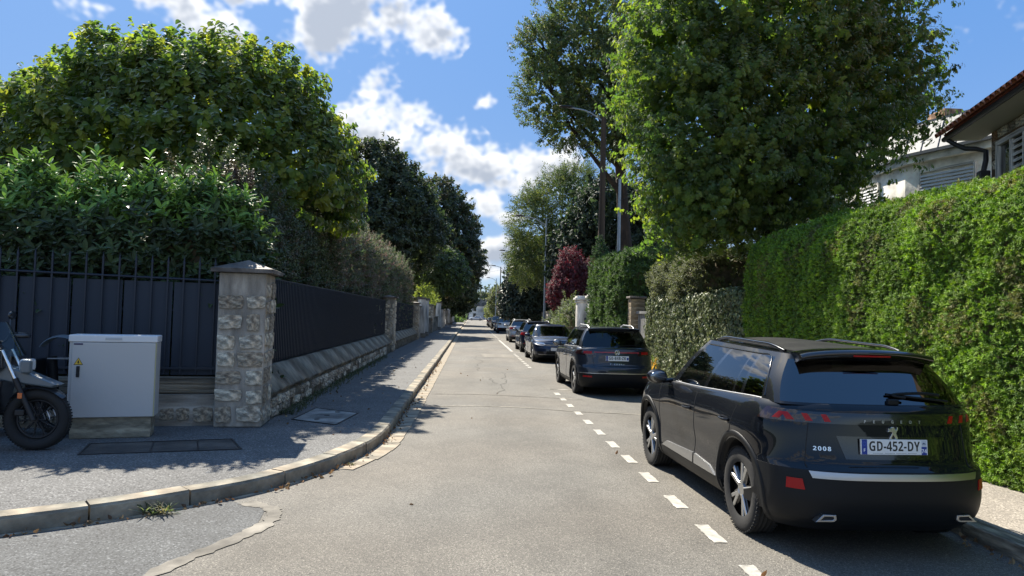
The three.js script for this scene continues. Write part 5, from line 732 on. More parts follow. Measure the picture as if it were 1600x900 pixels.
function tree(name, label, at, { trunk = 4, r = 0.22, lean = [0, 0], lobes, items, geo, mat, bark = M.barkDark, limbs = true, twigs = 0, category = 'tree', group, more }) {
  const t = thing(name, label, category, at, 0, group), o = V(...at), fork = V(lean[0], trunk, lean[1]);
  obj('trunk', limb([V(0, -0.1, 0), V(lean[0] * 0.3, trunk * 0.5, lean[1] * 0.3), fork, fork.clone().add(V(lean[0] * 0.5, trunk * 0.5, lean[1] * 0.5))], r, r * 0.55, 18, 12), bark, t);
  const rr = rng(at[0] * 77 + at[2] * 13 + 999);
  if (limbs) for (const [x, y, z, a, b] of lobes) { const e = V(x - o.x, y - o.y, z - o.z), s = fork.clone().multiplyScalar(0.85 + 0.5 * rr()); const mid = s.clone().lerp(e, 0.5).add(V((rr() - 0.5) * a * 0.5, b * 0.15, (rr() - 0.5) * a * 0.5)); obj('limb', limb([s, mid, e], r * 0.42, r * 0.1), bark, t);
    for (let k = 0; k < twigs; k++) { const d = V(rr() - 0.5, rr() - 0.25, rr() - 0.5).normalize().multiplyScalar(a * (0.65 + 0.3 * rr())); obj('branch', limb([mid.clone().lerp(e, 0.3 + 0.6 * rr()), e.clone().addScaledVector(d, 0.5), e.clone().add(d)], r * 0.13, r * 0.03, 8, 5), bark, t); } }
  const shifted = items.map((i) => ({ ...i, p: i.p.clone().sub(o) })); foliage(t, geo, mat, shifted, 'crown');
  if (more) for (const [g2, m2, it] of more) foliage(t, g2, m2, it.map((i) => ({ ...i, p: i.p.clone().sub(o) })), 'crown');
  return t;
}
// a clipped hedge: box with rounded shoulders, sprigs over its faces, a twiggy core inside
function hedge(label, [x0, x1], [z0, z1], top, { seed, n, geo, mat, tones, round = 0.5, size = [0.8, 1.2], wave = 0.06, base = 0, jut = 0.1, up = 0.3, core = 0.12, faces, wild = 0, sag = 0, coreMat, name = 'hedge', category = 'hedge', turn, extra, tint, deep: opt_deep }) {
  const r = rng(seed), c = [(x0 + x1) / 2, (z0 + z1) / 2], t = thing(name, label, category, [c[0], base, c[1]], turn ?? 0), hx = Math.abs(x1 - x0) / 2, hz = Math.abs(z1 - z0) / 2, H = top - base, items = [];
  const wob = (p) => wave * (n3(p.x * 0.8 + seed, p.y * 0.8, p.z * 0.8) + 0.5 * n3(p.x * 2.4, p.y * 2.4 + seed, p.z * 2.4));
  const F = [[2 * hz * H, -1, 0], [2 * hz * H, 1, 0], [2 * hx * H, 0, 1], [2 * hx * H, 0, -1], [4 * hx * hz, 0, 0]].map((f, i) => [f[0] * (faces ? faces[i] : 1), f[1], f[2]]), tot = F.reduce((s, f) => s + f[0], 0);
  for (let i = 0; i < n; i++) {
    let k = 0, q = r() * tot; while (q > F[k][0]) q -= F[k++][0]; const [, fx, fz] = F[k], p = V((r() * 2 - 1) * hx, r() * H, (r() * 2 - 1) * hz); if (fx) p.x = fx * hx; else if (fz) p.z = fz * hz; else p.y = H;
    const inner = V(clamp(p.x, -hx + round, hx - round), Math.min(p.y, H - round), clamp(p.z, -hz + round, hz - round)), d = p.clone().sub(inner), nn = d.lengthSq() > 1e-6 ? d.clone().normalize() : V(0, 1, 0); p.copy(inner).addScaledVector(nn, round);
    p.addScaledVector(nn, wob(p) - (opt_deep ?? 0.14) * r() * r() + jut * Math.pow(r(), 6)); if (nn.y > 0.7 && wild) p.y += wild * Math.max(0, n3(p.x * 1.3, p.z * 1.3, seed)) + wild * 0.8 * r() ** 5; p.y -= sag * Math.abs(p.x) * 0;
    const u = V(nn.x + (r() - 0.5) * 0.9, nn.y + up + (r() - 0.5) * 0.9, nn.z + (r() - 0.5) * 0.9).normalize(), cc = shade(r, tones); if (tint) tint(p, cc, r);
    items.push({ p, n: u, t: r() * 6.28, s: lerp(size[0], size[1], r()), c: cc });
  }
  const g = new RoundedBoxGeometry(2 * (hx - core), H - core, 2 * (hz - core), 5, Math.max(0.02, Math.min(round, hx - core - 0.01, hz - core - 0.01))); g.translate(0, (H - core) / 2, 0); obj('core', g, coreMat ?? M.hedgeCore, t);
  foliage(t, geo, mat, items); if (extra) extra(t, r, H); return t;
}
M.hedgeCore = std({ color: col(0.42, 0.34, 0.22), roughness: 1, map: rep(mottle, 2) });
const GEO = {
  linden: sprig(1, leafGeo(HEART, 0.115, 0.105, 0.22, 0.25), 9, 0.32, { tilt: [0.9, 1.7], hang: 0.9, jitter: 0.35 }),
  laurel: sprig(2, leafGeo(LANCE, 0.135, 0.048, 0.35, 0.2), 10, 0.17, { tilt: [0.35, 1.15], jitter: 0.15 }),
  privet: sprig(3, leafGeo(OVAL, 0.06, 0.034, 0.25, 0.15), 14, 0.2, { tilt: [0.5, 1.3], jitter: 0.3 }),
  yew: sprig(4, leafGeo([[0, 0.5], [0.5, 1], [1, 0.1]], 0.044, 0.0135, 0.2, 0.25), 14, 0.055, { tilt: [0.25, 1.2], jitter: 0.35 }),
  ivy: sprig(5, lobedLeaf(0.085, 3), 5, 0.07, { tilt: [1.1, 1.9], hang: 0.4, jitter: 0.4 }),
  maple: sprig(6, lobedLeaf(0.15, 5), 8, 0.34, { tilt: [1.0, 1.8], hang: 0.8, jitter: 0.4 }),
  oak: sprig(7, leafGeo(ROUGHCUT, 0.11, 0.065, 0.25, 0.2), 11, 0.34, { tilt: [0.6, 1.5], jitter: 0.4 }),
  far: sprig(8, leafGeo(ROUGHCUT, 0.26, 0.17, 0.25, 0.2), 11, 0.6, { tilt: [0.5, 1.6], jitter: 0.5 }),
  cedar: sprig(9, leafGeo([[0, 0.4], [0.5, 1], [1, 0.1]], 0.3, 0.05, 0.2, 0.1), 16, 0.5, { tilt: [0.6, 1.4], jitter: 0.4 }),
  droopy: sprig(10, leafGeo(OVAL, 0.1, 0.045, 0.25, 0.3), 14, 0.5, { tilt: [0.9, 1.9], hang: 0.9, jitter: 0.5 }),
};
{ // limes pruned to a dome behind the corner
  const lobes = [[-7.9, 5.1, -17.3, 2.9, 2.75, 2.2], [-5.9, 5.2, -17.4, 2.5, 2.7, 2.2], [-9.9, 4.5, -17.2, 2.2, 2.3, 2], [-4.4, 4.6, -17.6, 1.5, 2.0, 1.8], [-7.2, 6.1, -17.4, 2.1, 1.8, 1.9]];
  const tones = [[0.24, 0.36, 0.028], [0.17, 0.29, 0.028], [0.40, 0.45, 0.03], [0.11, 0.21, 0.028]];
  const r = rng(101), items = crownItems(102, lobes, 7800, { tones, size: [0.8, 1.4], depth: 0.4, up: 0.5, rag: 0.15, floor: 2.6, gap: 0.45, gapScale: 1.1, keep: (p) => p.y > 2.6 + 1.1 * sstep(-6, -4.2, p.x) });
  for (let k = 0; k < 150; k++) { const x = lerp(-10.6, -3.6, r()), c = 1 - ((x + 7.2) / 3.9) ** 2, y0 = 5.0 + 2.75 * Math.sqrt(Math.max(0, c)), z = -17.4 + (r() - 0.5) * 2.4; for (let j = 0; j < 3; j++) items.push({ p: V(x + (r() - 0.5) * 0.1, y0 - 0.2 + j * 0.18 * (0.5 + r()), z), n: V((r() - 0.5) * 0.6, 1, (r() - 0.5) * 0.6).normalize(), t: r() * 6, s: 0.6 + 0.5 * r(), c: shade(r, tones) }); }
  tree('lime_tree', 'large dome shaped lime tree with big pale leaves behind the corner fence', [-7.2, 0, -17.4], { trunk: 2.6, r: 0.26, lobes, items, geo: GEO.linden, mat: LM.soft, twigs: 3 });
}
{ // laurel over the panelled fence, then mixed shrubs over the long railing
  const tones = [[0.05, 0.10, 0.022], [0.07, 0.13, 0.026], [0.038, 0.075, 0.02]], young = [[0.2, 0.38, 0.05], [0.16, 0.31, 0.045]];
  const h = hedge('tall glossy laurel hedge rising over the solid dark fence', [-9.2, -3.2], [-10.35, -11.35], 3.25, { seed: 111, n: 5200, geo: GEO.laurel, mat: LM.shiny, tones, round: 0.42, size: [0.8, 1.35], wave: 0.16, base: PAVE, jut: 0.3, up: 0.8, wild: 0.38, faces: [0.2, 1, 1.4, 0.5, 1.5], turn: 0.2, tint: (p, c, r) => { if (p.y > 2.7 && r() < 0.8) { const q = shade(r, young); c[0] = q[0]; c[1] = q[1]; c[2] = q[2]; } } });
  h.position.set(-6.35, PAVE, -10.55);
  hedge('dark mixed shrub hedge over the near half of the long railing', [-4.9, -3.72], [-10.9, -19], 3.55, { seed: 112, n: 5600, geo: GEO.privet, mat: LM.shiny, tones: [[0.075, 0.11, 0.035], [0.05, 0.09, 0.028], [0.10, 0.15, 0.04], [0.12, 0.10, 0.055]], round: 0.4, size: [0.8, 1.4], wave: 0.1, base: PAVE, jut: 0.12, up: 0.6, wild: 0.6, faces: [0.1, 1.6, 1.2, 0.2, 1.2] });
  hedge('reddish green photinia hedge over the far half of the long railing', [-5.1, -3.8], [-18.8, -44], 4.35, { seed: 113, n: 9500, geo: GEO.privet, mat: LM.mid, tones: [[0.11, 0.16, 0.06], [0.15, 0.2, 0.075], [0.19, 0.16, 0.10], [0.08, 0.13, 0.05], [0.24, 0.16, 0.13]], round: 0.5, size: [0.9, 1.6], wave: 0.13, base: PAVE, jut: 0.14, up: 0.6, wild: 0.5, faces: [0.1, 1.6, 1.5, 0.2, 1.4] });
  { const items = [], r = rng(115); for (let k = 0; k < 420; k++) { const s = Math.floor(k / 42), x = -3.75 - 0.05 * s + (r() - 0.5) * 0.1, z = -11.4 - 0.22 * s, y = 2.4 + 1.5 * (k % 42) / 42; items.push({ p: V(x + (y - 2.4) * 0.12 * Math.sin(s), y + 0.2 * Math.sin(s * 3), z), n: V(r() - 0.5, 1.2, r() - 0.5).normalize(), t: r() * 6, s: 0.7 + 0.3 * r(), c: shade(r, [[0.09, 0.06, 0.05], [0.07, 0.07, 0.045]]) }); }
    const t = thing('shrub', 'upright dark purple shrub sticking up over the railing behind the corner pier', 'shrub', [-3.9, PAVE, -12.4]); obj('stem', [bar(V(0, 0, 0), V(0.05, 2.6, 0.3), 0.03, 0.015), bar(V(0, 0, 0), V(0, 2.6, -0.5), 0.03, 0.015)], M.barkDark, t); foliage(t, GEO.privet, LM.shiny, items.map((i) => ({ ...i, p: i.p.sub(V(-3.9, PAVE, -12.4)) }))); }
}
{ // far left: oaks, rounded lime, yellow shrub
  const dark = [[0.05, 0.085, 0.025], [0.065, 0.10, 0.03], [0.04, 0.07, 0.022], [0.085, 0.11, 0.03]];
  const o1 = [[-8.6, 12.4, -60, 3.2, 3.6, 3.2], [-10.6, 10.6, -59, 3, 3.4, 3.2], [-6.0, 10.6, -60, 2.6, 3.2, 3], [-8.4, 8, -58, 3.4, 3, 3], [-4.9, 8.4, -62, 2.4, 3, 3], [-12.6, 8.4, -58, 3, 3, 3]];
  tree('oak_tree', 'broad dark oak with a bare limb showing in its crown beyond the left railing', [-8.2, 0, -60], { trunk: 6, r: 0.45, lobes: o1, items: crownItems(121, o1, 5200, { tones: dark, size: [0.8, 1.4], depth: 0.6, rag: 0.22, gap: 0.72, gapScale: 0.55, up: 0.3 }), geo: GEO.far, mat: LM.mid, twigs: 2 });
  const o2 = [[-4.2, 13.4, -84, 3.2, 3.6, 3], [-1.9, 11.2, -86, 2.4, 3.2, 3], [-6.4, 11.2, -84, 3, 3.4, 3], [-3.4, 9, -84, 3.6, 3.4, 3.2], [-0.8, 8, -88, 2, 2.6, 3], [-4.5, 5.6, -86, 3.2, 2.6, 3]];
  tree('oak_tree', 'dark oak with browning top leaves overhanging the left pavement', [-5.2, 0, -85], { trunk: 5, r: 0.45, lobes: o2, items: crownItems(122, o2, 4600, { tones: [...dark, [0.12, 0.10, 0.035]], size: [0.9, 1.5], depth: 0.6, rag: 0.24, gap: 0.72, gapScale: 0.5, up: 0.3 }), geo: GEO.far, mat: LM.mid, twigs: 2 });
  const o3 = [[-1.9, 6.6, -112, 2.6, 4, 4], [-3.4, 9, -116, 3.4, 4.4, 4], [-2.6, 4.2, -118, 2.4, 3, 4], [-6, 6, -112, 3.5, 5, 4]];
  tree('lime_tree', 'dark lime tree hanging low over the far left wall', [-5, 0, -114], { trunk: 4, r: 0.4, lobes: o3, items: crownItems(123, o3, 3600, { tones: dark, size: [1, 1.7], depth: 0.5, rag: 0.2, up: 0.2, floor: 2.2 }), geo: GEO.far, mat: LM.mid });
  const o4 = [[-5.4, 7.0, -74, 2.6, 2.4, 2.4], [-3.2, 6.4, -75, 2.2, 2.1, 2.2], [-1.9, 5.6, -76, 1.5, 1.6, 1.6], [-4.4, 5.4, -75, 2.6, 1.7, 2.4]];
  tree('lime_tree', 'rounded clipped lime tree with pale green top above the lodge roof', [-4.6, 0, -75], { trunk: 3.4, r: 0.2, lobes: o4, items: crownItems(124, o4, 3000, { tones: [[0.13, 0.2, 0.04], [0.17, 0.25, 0.045], [0.1, 0.16, 0.04]], size: [0.6, 1.1], depth: 0.35, rag: 0.1, up: 0.5 }), geo: GEO.far, mat: LM.soft });
  const o5 = [[-4.1, 3.5, -63, 0.7, 0.8, 0.8], [-3.6, 3.1, -65.5, 0.6, 0.55, 0.8], [-3.5, 3.4, -61.5, 0.5, 0.6, 0.6]];
  tree('shrub', 'bright yellow green shrub hanging over the far gate posts', [-4.2, 0, -63.5], { trunk: 2.2, r: 0.07, lobes: o5, items: crownItems(125, o5, 520, { tones: [[0.36, 0.42, 0.04], [0.28, 0.38, 0.05]], size: [0.6, 1], depth: 0.7, rag: 0.25, up: 0.2, gap: 0.6 }), geo: GEO.oak, mat: LM.soft, category: 'shrub' });
  const o6 = [[-2.2, 1.5, -150, 0.9, 1.4, 3], [-2.4, 1.9, -160, 1.1, 1.6, 3]];
  tree('shrub', 'bright green bush at the far end of the left pavement', [-2.6, 0, -154], { trunk: 0.8, r: 0.06, lobes: o6, items: crownItems(126, o6, 300, { tones: [[0.16, 0.26, 0.05]], size: [0.8, 1.3], up: 0.3 }), geo: GEO.far, mat: LM.soft, category: 'shrub', limbs: false });
  const o7 = [[-28, 13.2, -46, 3.2, 0.8, 3], [-26.5, 11.6, -45, 2.6, 0.6, 3], [-29, 9.6, -46, 4, 0.8, 3]];
  tree('cedar_tree', 'flat topped dark cedar far behind the pruned lime dome', [-28.5, 0, -46], { trunk: 9, r: 0.4, lobes: o7, items: crownItems(127, o7, 900, { tones: [[0.03, 0.05, 0.03], [0.04, 0.06, 0.035]], size: [0.8, 1.3], up: 0.6 }), geo: GEO.cedar, mat: LM.needle });
  const t = thing('house', 'house with a pale roof showing between the lime dome and the photinia hedge', 'house', [-9.4, 0, -40]); obj('wall', box(5, 5, 8, 0, 2.5, 0), M.cream, t); const rf = new THREE.ConeGeometry(1, 1, 4, 1); rf.rotateY(Math.PI / 4); rf.scale(5.6 / 1.414, 2.4, 8.6 / 1.414); rf.translate(0, 6.2, 0); obj('roof', rf, std({ color: col(0.42, 0.38, 0.3), map: rep(mottle, 2) }), t); const wn = obj('window', box(0.06, 1.3, 1, 2.53, 3, 0), M.white, t); obj('pane', box(0.03, 1.1, 0.8, 2.56, 3, 0), M.gloss, wn);
}
{ // right side: the big clipped yew hedge, ivy wall, gate, second hedge
  const yewTones = [[0.16, 0.31, 0.012], [0.21, 0.37, 0.014], [0.11, 0.22, 0.012], [0.26, 0.40, 0.018]];
  hedge('tall clipped yew hedge with rounded shoulders beside the black crossover', [5.42, 7.9], [-1.5, -14.3], 3.47, { seed: 131, n: 74000, geo: GEO.yew, mat: LM.needle, tones: yewTones, round: 0.75, size: [0.65, 1.05], wave: 0.06, base: PAVE - 0.02, jut: 0.05, up: 0.35, core: 0.13, deep: 0.13, faces: [2.6, 0.02, 0.1, 0.6, 1.0], tint: (p, c, r) => { const n = n3(p.x * 1.1, p.y * 0.9, p.z * 0.9 + 5); if (n > 0.36 && r() < 0.55) { c[0] = lerp(c[0], 0.17, 0.75); c[1] = lerp(c[1], 0.13, 0.65); c[2] = 0.035; } const v = 1 + 0.3 * n3(p.x * 1.5, p.y * 0.35, p.z * 2.6); c[0] *= v; c[1] *= v; } });
  const ivyTones = [[0.2, 0.24, 0.08], [0.12, 0.17, 0.05], [0.32, 0.35, 0.16], [0.08, 0.12, 0.035]];
  hedge('ivy covered wall with glossy pale leaves between the yew hedge and the white gate', [5.42, 6.1], [-13.8, -21.6], 2.35, { seed: 132, n: 8200, geo: GEO.ivy, mat: LM.shiny, tones: ivyTones, round: 0.15, size: [0.8, 1.3], wave: 0.06, base: PAVE - 0.02, jut: 0.06, up: -0.1, core: 0.07, faces: [2, 0.02, 0.1, 1, 0.6], name: 'ivy_wall', category: 'wall', coreMat: M.mortar });
  hedge('olive green shrub bulging over the top of the ivy wall', [5.5, 7.3], [-16.6, -21.4], 3.35, { seed: 133, n: 5200, geo: GEO.privet, mat: LM.mid, tones: [[0.15, 0.18, 0.05], [0.2, 0.22, 0.065], [0.09, 0.12, 0.035]], round: 0.5, size: [0.6, 1.0], wave: 0.14, base: 2.2, jut: 0.14, up: 0.5, faces: [1.6, 0.1, 0.6, 1, 1.4], name: 'shrub', category: 'shrub' });
  { const t = thing('flower_patch', 'yellow and orange flowers at the foot of the ivy wall', 'flowers', [5.3, PAVE, -20.6]), r = rng(7), it = []; for (let k = 0; k < 70; k++) it.push({ p: V((r() - 0.5) * 0.3, 0.05 + 0.35 * r(), (r() - 0.5) * 1.4), n: V(r() - 0.5, 1, r() - 0.5).normalize(), t: r() * 6, s: 0.7 + 0.5 * r(), c: r() < 0.5 ? [0.6, 0.35, 0.03] : [0.2, 0.28, 0.05] }); foliage(t, GEO.privet, LM.soft, it, 'blossom'); }
  { const t = thing('driveway_gate', 'white boarded driveway gate with a dark post beside the ivy', 'gate', [5.75, PAVE, -22.95]); const gm = std({ color: col(0.62, 0.64, 0.66), roughness: 0.6, map: rep(mottle, 0.4) }); for (let k = 0; k < 9; k++) obj('gate_board', rbox(0.03, 1.75, 0.24, 0, 0.98, -0.98 + k * 0.25, 0.006), gm, t); obj('gate_frame', [box(0.06, 0.08, 2.3, -0.05, 1.82, 0), box(0.06, 0.08, 2.3, -0.05, 0.9, 0), box(0.06, 0.08, 2.3, -0.05, 0.18, 0)], gm, t); obj('gate_post', bar(V(-0.15, 0, 1.16), V(-0.15, 2.3, 1.16), 0.035, 0.035, 10), M.darkMetal, t); }
  { const t = thing('brick_pier', 'cream brick pier between the white gate and the green cypress hedge', 'pier', [5.75, PAVE, -24.4]); const bm = [M.cream, std({ map: rep(mottle, 0.6), color: col(0.7, 0.55, 0.36), roughness: 0.9 }), std({ map: rep(mottle, 0.6), color: col(0.85, 0.7, 0.5), roughness: 0.9 })], r = rng(4); obj('shaft', box(0.46, 2.28, 0.46, 0, 1.14, 0), M.mortar, t); const bk = rbox(0.485, 0.13, 0.485, 0, 0, 0, 0.012, 1); for (let k = 0; k < 16; k++) obj('brick', bk, bm[Math.floor(r() * 3)], t, [0, 0.08 + k * 0.142, 0]); obj('cap', rbox(0.6, 0.08, 0.6, 0, 2.34, 0, 0.02), M.cap, t); }
  const cyTones = [[0.09, 0.17, 0.03], [0.12, 0.21, 0.03], [0.06, 0.12, 0.025]];
  hedge('bright green clipped cypress hedge past the cream brick pier', [5.35, 7.4], [-24.9, -31.2], 4.1, { seed: 134, n: 11000, geo: GEO.yew, mat: LM.needle, tones: cyTones, round: 0.6, size: [1.6, 2.8], wave: 0.16, base: PAVE, jut: 0.12, up: 0.5, faces: [1.6, 0.05, 1.3, 0.2, 1.2] });
  { const lobes = [[5.75, 2.6, -31.6, 0.5, 2.6, 0.5], [5.8, 4.2, -31.6, 0.3, 1.0, 0.3]]; tree('cypress_tree', 'slim dark cypress at the far end of the bright cypress hedge', [5.75, 0, -31.6], { trunk: 2, r: 0.1, lobes, limbs: false, items: crownItems(135, lobes, 1300, { tones: [[0.05, 0.11, 0.03], [0.07, 0.14, 0.03]], size: [1.2, 2.0], up: 0.9, depth: 0.2 }), geo: GEO.yew, mat: LM.needle }); }
  { const mk = (z, label) => { const t = thing('gate_pier', label, 'pier', [5.8, PAVE, z]); obj('shaft', rbox(0.62, 2.5, 0.62, 0, 1.25, 0, 0.02), M.white, t); obj('capital', [rbox(0.74, 0.1, 0.74, 0, 2.42, 0, 0.03), rbox(0.86, 0.12, 0.86, 0, 2.56, 0, 0.03), rbox(0.7, 0.1, 0.7, 0, 2.66, 0, 0.03)], M.white, t); obj('plinth', rbox(0.72, 0.4, 0.72, 0, 0.2, 0, 0.02), M.white, t); };
    mk(-32.8, 'white stone gate pier right against the slim cypress'); mk(-36.6, 'white stone gate pier on the far side of the low dark gate');
    const t = thing('iron_gate', 'low dark iron gate between two white stone piers', 'gate', [5.85, PAVE, -34.7]); for (let k = 0; k < 22; k++) obj('bar', box(0.02, 1.5, 0.02, 0, 0.85, -1.5 + k * 0.143), M.fence, t); obj('rail', box(0.03, 0.05, 3.1, 0, 1.5, 0), M.fence, t); obj('rail', box(0.03, 0.05, 3.1, 0, 0.2, 0), M.fence, t); }
  hedge('light green shrubs in front of the purple plum tree', [5.3, 6.6], [-38, -47], 2.1, { seed: 136, n: 2600, geo: GEO.oak, mat: LM.soft, tones: [[0.16, 0.22, 0.05], [0.2, 0.24, 0.06], [0.09, 0.15, 0.04]], round: 0.5, size: [0.6, 1], wave: 0.25, base: PAVE, jut: 0.3, up: 0.5, wild: 0.5 });
  { const lobes = [[6.1, 3.5, -43, 1.0, 1.5, 1.2], [6.0, 4.7, -43, 0.6, 1.1, 0.8], [7.1, 3.7, -43, 1.0, 1.3, 1.2], [5.4, 3.1, -43, 0.6, 0.9, 0.9]]; tree('plum_tree', 'purple leaved plum tree behind the white gate piers', [6.4, 0, -43], { trunk: 1.8, r: 0.11, lobes, items: crownItems(137, lobes, 2600, { tones: [[0.16, 0.018, 0.03], [0.22, 0.022, 0.035], [0.1, 0.015, 0.025]], size: [0.7, 1.2], depth: 0.5, up: 0.7, rag: 0.2 }), geo: GEO.oak, mat: LM.mid }); }
  { const lobes = [[6.6, 9.6, -52, 2.6, 2.9, 2.4], [4.6, 8.6, -52, 1.9, 2.6, 2.2], [8.6, 8.6, -52, 2, 2.6, 2.2], [6.4, 6.4, -52, 3, 2.3, 2.4], [4.0, 6.2, -52.5, 1.3, 2, 1.8], [7.4, 11.4, -52, 1.6, 1.6, 1.6], [9.4, 6.2, -51, 1.8, 2.4, 2.2]]; tree('hornbeam_tree', 'yellowing green hornbeam with drooping sprays behind the utility pole', [6.8, 0, -52], { trunk: 4.4, r: 0.32, lobes, items: crownItems(138, lobes, 8500, { tones: [[0.15, 0.2, 0.035], [0.10, 0.16, 0.035], [0.2, 0.23, 0.04], [0.07, 0.12, 0.03]], size: [0.8, 1.5], depth: 0.6, up: 0.05, rag: 0.22, hang: 0.3, gap: 0.48, gapScale: 0.7 }), geo: GEO.droopy, mat: LM.mid, twigs: 3 }); }
  { const lobes = [[4.6, 3.9, -58, 1.5, 3.2, 2], [5.8, 4.2, -58, 1.6, 3.4, 2], [3.9, 2.8, -59, 1.2, 2, 1.8]]; tree('holm_oak', 'dense dark blue green evergreen below the yellowing hornbeam', [5.4, 0, -58], { trunk: 1.6, r: 0.25, lobes, items: crownItems(139, lobes, 3600, { tones: [[0.035, 0.06, 0.035], [0.05, 0.075, 0.04], [0.028, 0.05, 0.03]], size: [0.6, 1.1], depth: 0.5, up: 0.4, rag: 0.15, floor: 1.6 }), geo: GEO.far, mat: LM.shiny }); }
  { const lobes = [[7.4, 5.4, -47, 2, 2.8, 2], [9.4, 5, -47, 2.2, 3, 2], [9.2, 8.2, -46, 2.4, 2.6, 2.2], [11.6, 6, -44, 2.6, 4, 2.4]]; tree('evergreen_tree', 'dark evergreen closing the gap behind the purple plum tree', [9, 0, -47], { trunk: 3, r: 0.3, lobes, items: crownItems(140, lobes, 4200, { tones: [[0.04, 0.07, 0.03], [0.055, 0.09, 0.03]], size: [0.7, 1.2], depth: 0.5, up: 0.3 }), geo: GEO.far, mat: LM.mid }); }
}
{ // tall open oak over the street, and the field maple that leans out of the garden
  const L = [[3.7, 13.4, -36, 1.6, 1.8, 1.6], [5.2, 15, -36, 2.1, 2.1, 2], [7.0, 14.2, -36.5, 2.2, 2.4, 2], [4.6, 11.8, -36, 1.3, 1.4, 1.3], [8.4, 16, -36, 2.4, 2.4, 2], [5.6, 17.4, -36, 2.4, 2, 2], [6.6, 11.6, -36, 1.7, 1.7, 1.5], [8.6, 12.2, -35, 2, 2.4, 2], [3.3, 15.6, -36, 1.3, 1.4, 1.3]];
  tree('oak_tree', 'tall open oak with dark crooked limbs above the hornbeam', [8.2, 0, -36.5], { trunk: 8.6, r: 0.42, lean: [-0.5, 0], lobes: L, items: crownItems(151, L, 9000, { tones: [[0.11, 0.18, 0.03], [0.15, 0.22, 0.04], [0.08, 0.13, 0.03], [0.19, 0.2, 0.045]], size: [0.8, 1.35], depth: 0.7, up: 0.25, rag: 0.3, gap: 0.55, gapScale: 0.85 }), geo: GEO.oak, mat: LM.mid, twigs: 5 });
  const m = [[5.4, 6.1, -15.8, 1.9, 2.5, 2.0], [7.3, 6.8, -16, 2.3, 3.0, 2.2], [9.0, 7.2, -16, 1.6, 1.4, 1.8], [6.2, 8.9, -15.8, 2.5, 2.4, 2.2], [8.1, 9.3, -16, 2.1, 2.2, 2.0], [4.9, 4.7, -15.6, 1.3, 1.5, 1.5], [6.4, 4.9, -15.8, 1.7, 1.6, 1.8], [7.8, 5.7, -15.8, 1.1, 1.1, 1.5], [4.8, 7.6, -15.8, 1.6, 1.9, 1.7]];
  const tones = [[0.19, 0.31, 0.024], [0.13, 0.25, 0.024], [0.29, 0.38, 0.026], [0.08, 0.17, 0.026]];
  const inner = m.map(([x, y, z, a, b, c]) => [x, y, z, a * 0.66, b * 0.66, c * 0.66]);
  tree('maple_tree', 'big dense maple with lobed leaves towering over the ivy wall', [7.2, 0, -16.2], { trunk: 3.2, r: 0.3, lobes: m, items: crownItems(152, m, 12500, { tones, size: [0.45, 0.95], depth: 0.5, up: 0.35, rag: 0.3, floor: 3.1, gap: 0.55, gapScale: 1.1 }).concat(crownItems(153, inner, 1700, { tones, size: [1, 1.5], depth: 0.6, floor: 3 })), geo: GEO.maple, mat: LM.soft, twigs: 3 });
}

// ---------------------------------------------------------------- poles and lamps
function lamp(pole, label, at, h, arm, { wood = false, r = 0.09 } = {}) {
  const t = thing(pole, label, wood ? 'pole' : 'street lamp', at); const m = wood ? std({ map: rep(bark, 1), color: col(0.3, 0.26, 0.22), roughness: 0.95 }) : M.galv;
  obj('post', cyl(r, r * 0.6, h, 0, 0, 0, 14), m, t);
  if (arm) { obj('arm', tube([[0, h - 0.5, 0], [arm * 0.4, h - 0.05, 0], [arm, h + 0.12, 0]], 0.035, 16, 8), M.galv, t); obj('lamp_head', (() => { const g = new THREE.SphereGeometry(1, 16, 10); g.scale(0.36, 0.07, 0.14); g.translate(arm - 0.25 * -Math.sign(arm) * -1, h + 0.12, 0); return g; })(), M.darkMetal, t); }
  return t;
}
lamp('utility_pole', 'tall wooden utility pole with a lamp arm behind the cypress hedge', [5.9, 0, -32.2], 11.3, -2.0, { wood: true, r: 0.19 });
{ const t = lamp('steel_pole', 'plain grey steel pole rising behind the cypress hedge', [6.75, 0, -32.4], 8.2, 0, { r: 0.1 }); t.children[0].material = M.galv; }
lamp('street_lamp', 'street lamp with its arm in front of the hornbeam', [5.0, PAVE, -48], 8.3, -2.1);
lamp('street_lamp', 'street lamp standing past the hornbeam, its arm over the parked cars', [4.55, PAVE, -76], 8.5, -1.6);
lamp('street_lamp', 'street lamp with the third arm along the right pavement', [4.6, PAVE, -100], 8.5, -1.8);
lamp('street_lamp', 'street lamp far along the right pavement near the last parked cars', [4.65, PAVE, -132], 8.5, -1.8);
lamp('utility_pole', 'thin dark utility pole next to the far street lamp', [5.0, PAVE, -84], 10, 0, { wood: true, r: 0.13 });
lamp('utility_pole', 'dark utility pole farthest along the right pavement', [5.0, PAVE, -122], 10, 0, { wood: true, r: 0.13 });
{ const wire = (a, b, sag, label) => tag(obj('overhead_wire', tube([...Array(9)].map((_, i) => { const k = i / 8; return V(lerp(a[0], b[0], k), lerp(a[1], b[1], k) - sag * 4 * k * (1 - k), lerp(a[2], b[2], k)); }), 0.012, 24, 5), M.blackPlastic), label, 'wire');
  wire([5.9, 11, -32.2], [5.0, 9.8, -84], 0.7, 'thin overhead wire between the tall wooden pole and the next dark pole'); wire([5.0, 9.8, -84], [5.0, 9.8, -122], 0.5, 'thin overhead wire between the two dark poles'); wire([6.75, 7.2, -32.4], [9.6, 8.2, -20], 0.3, 'thin wire from the grey steel pole to the white house'); wire([-3.5, 7.6, -98], [5.0, 9.6, -122], 0.4, 'thin wire crossing the street from the lodge'); }

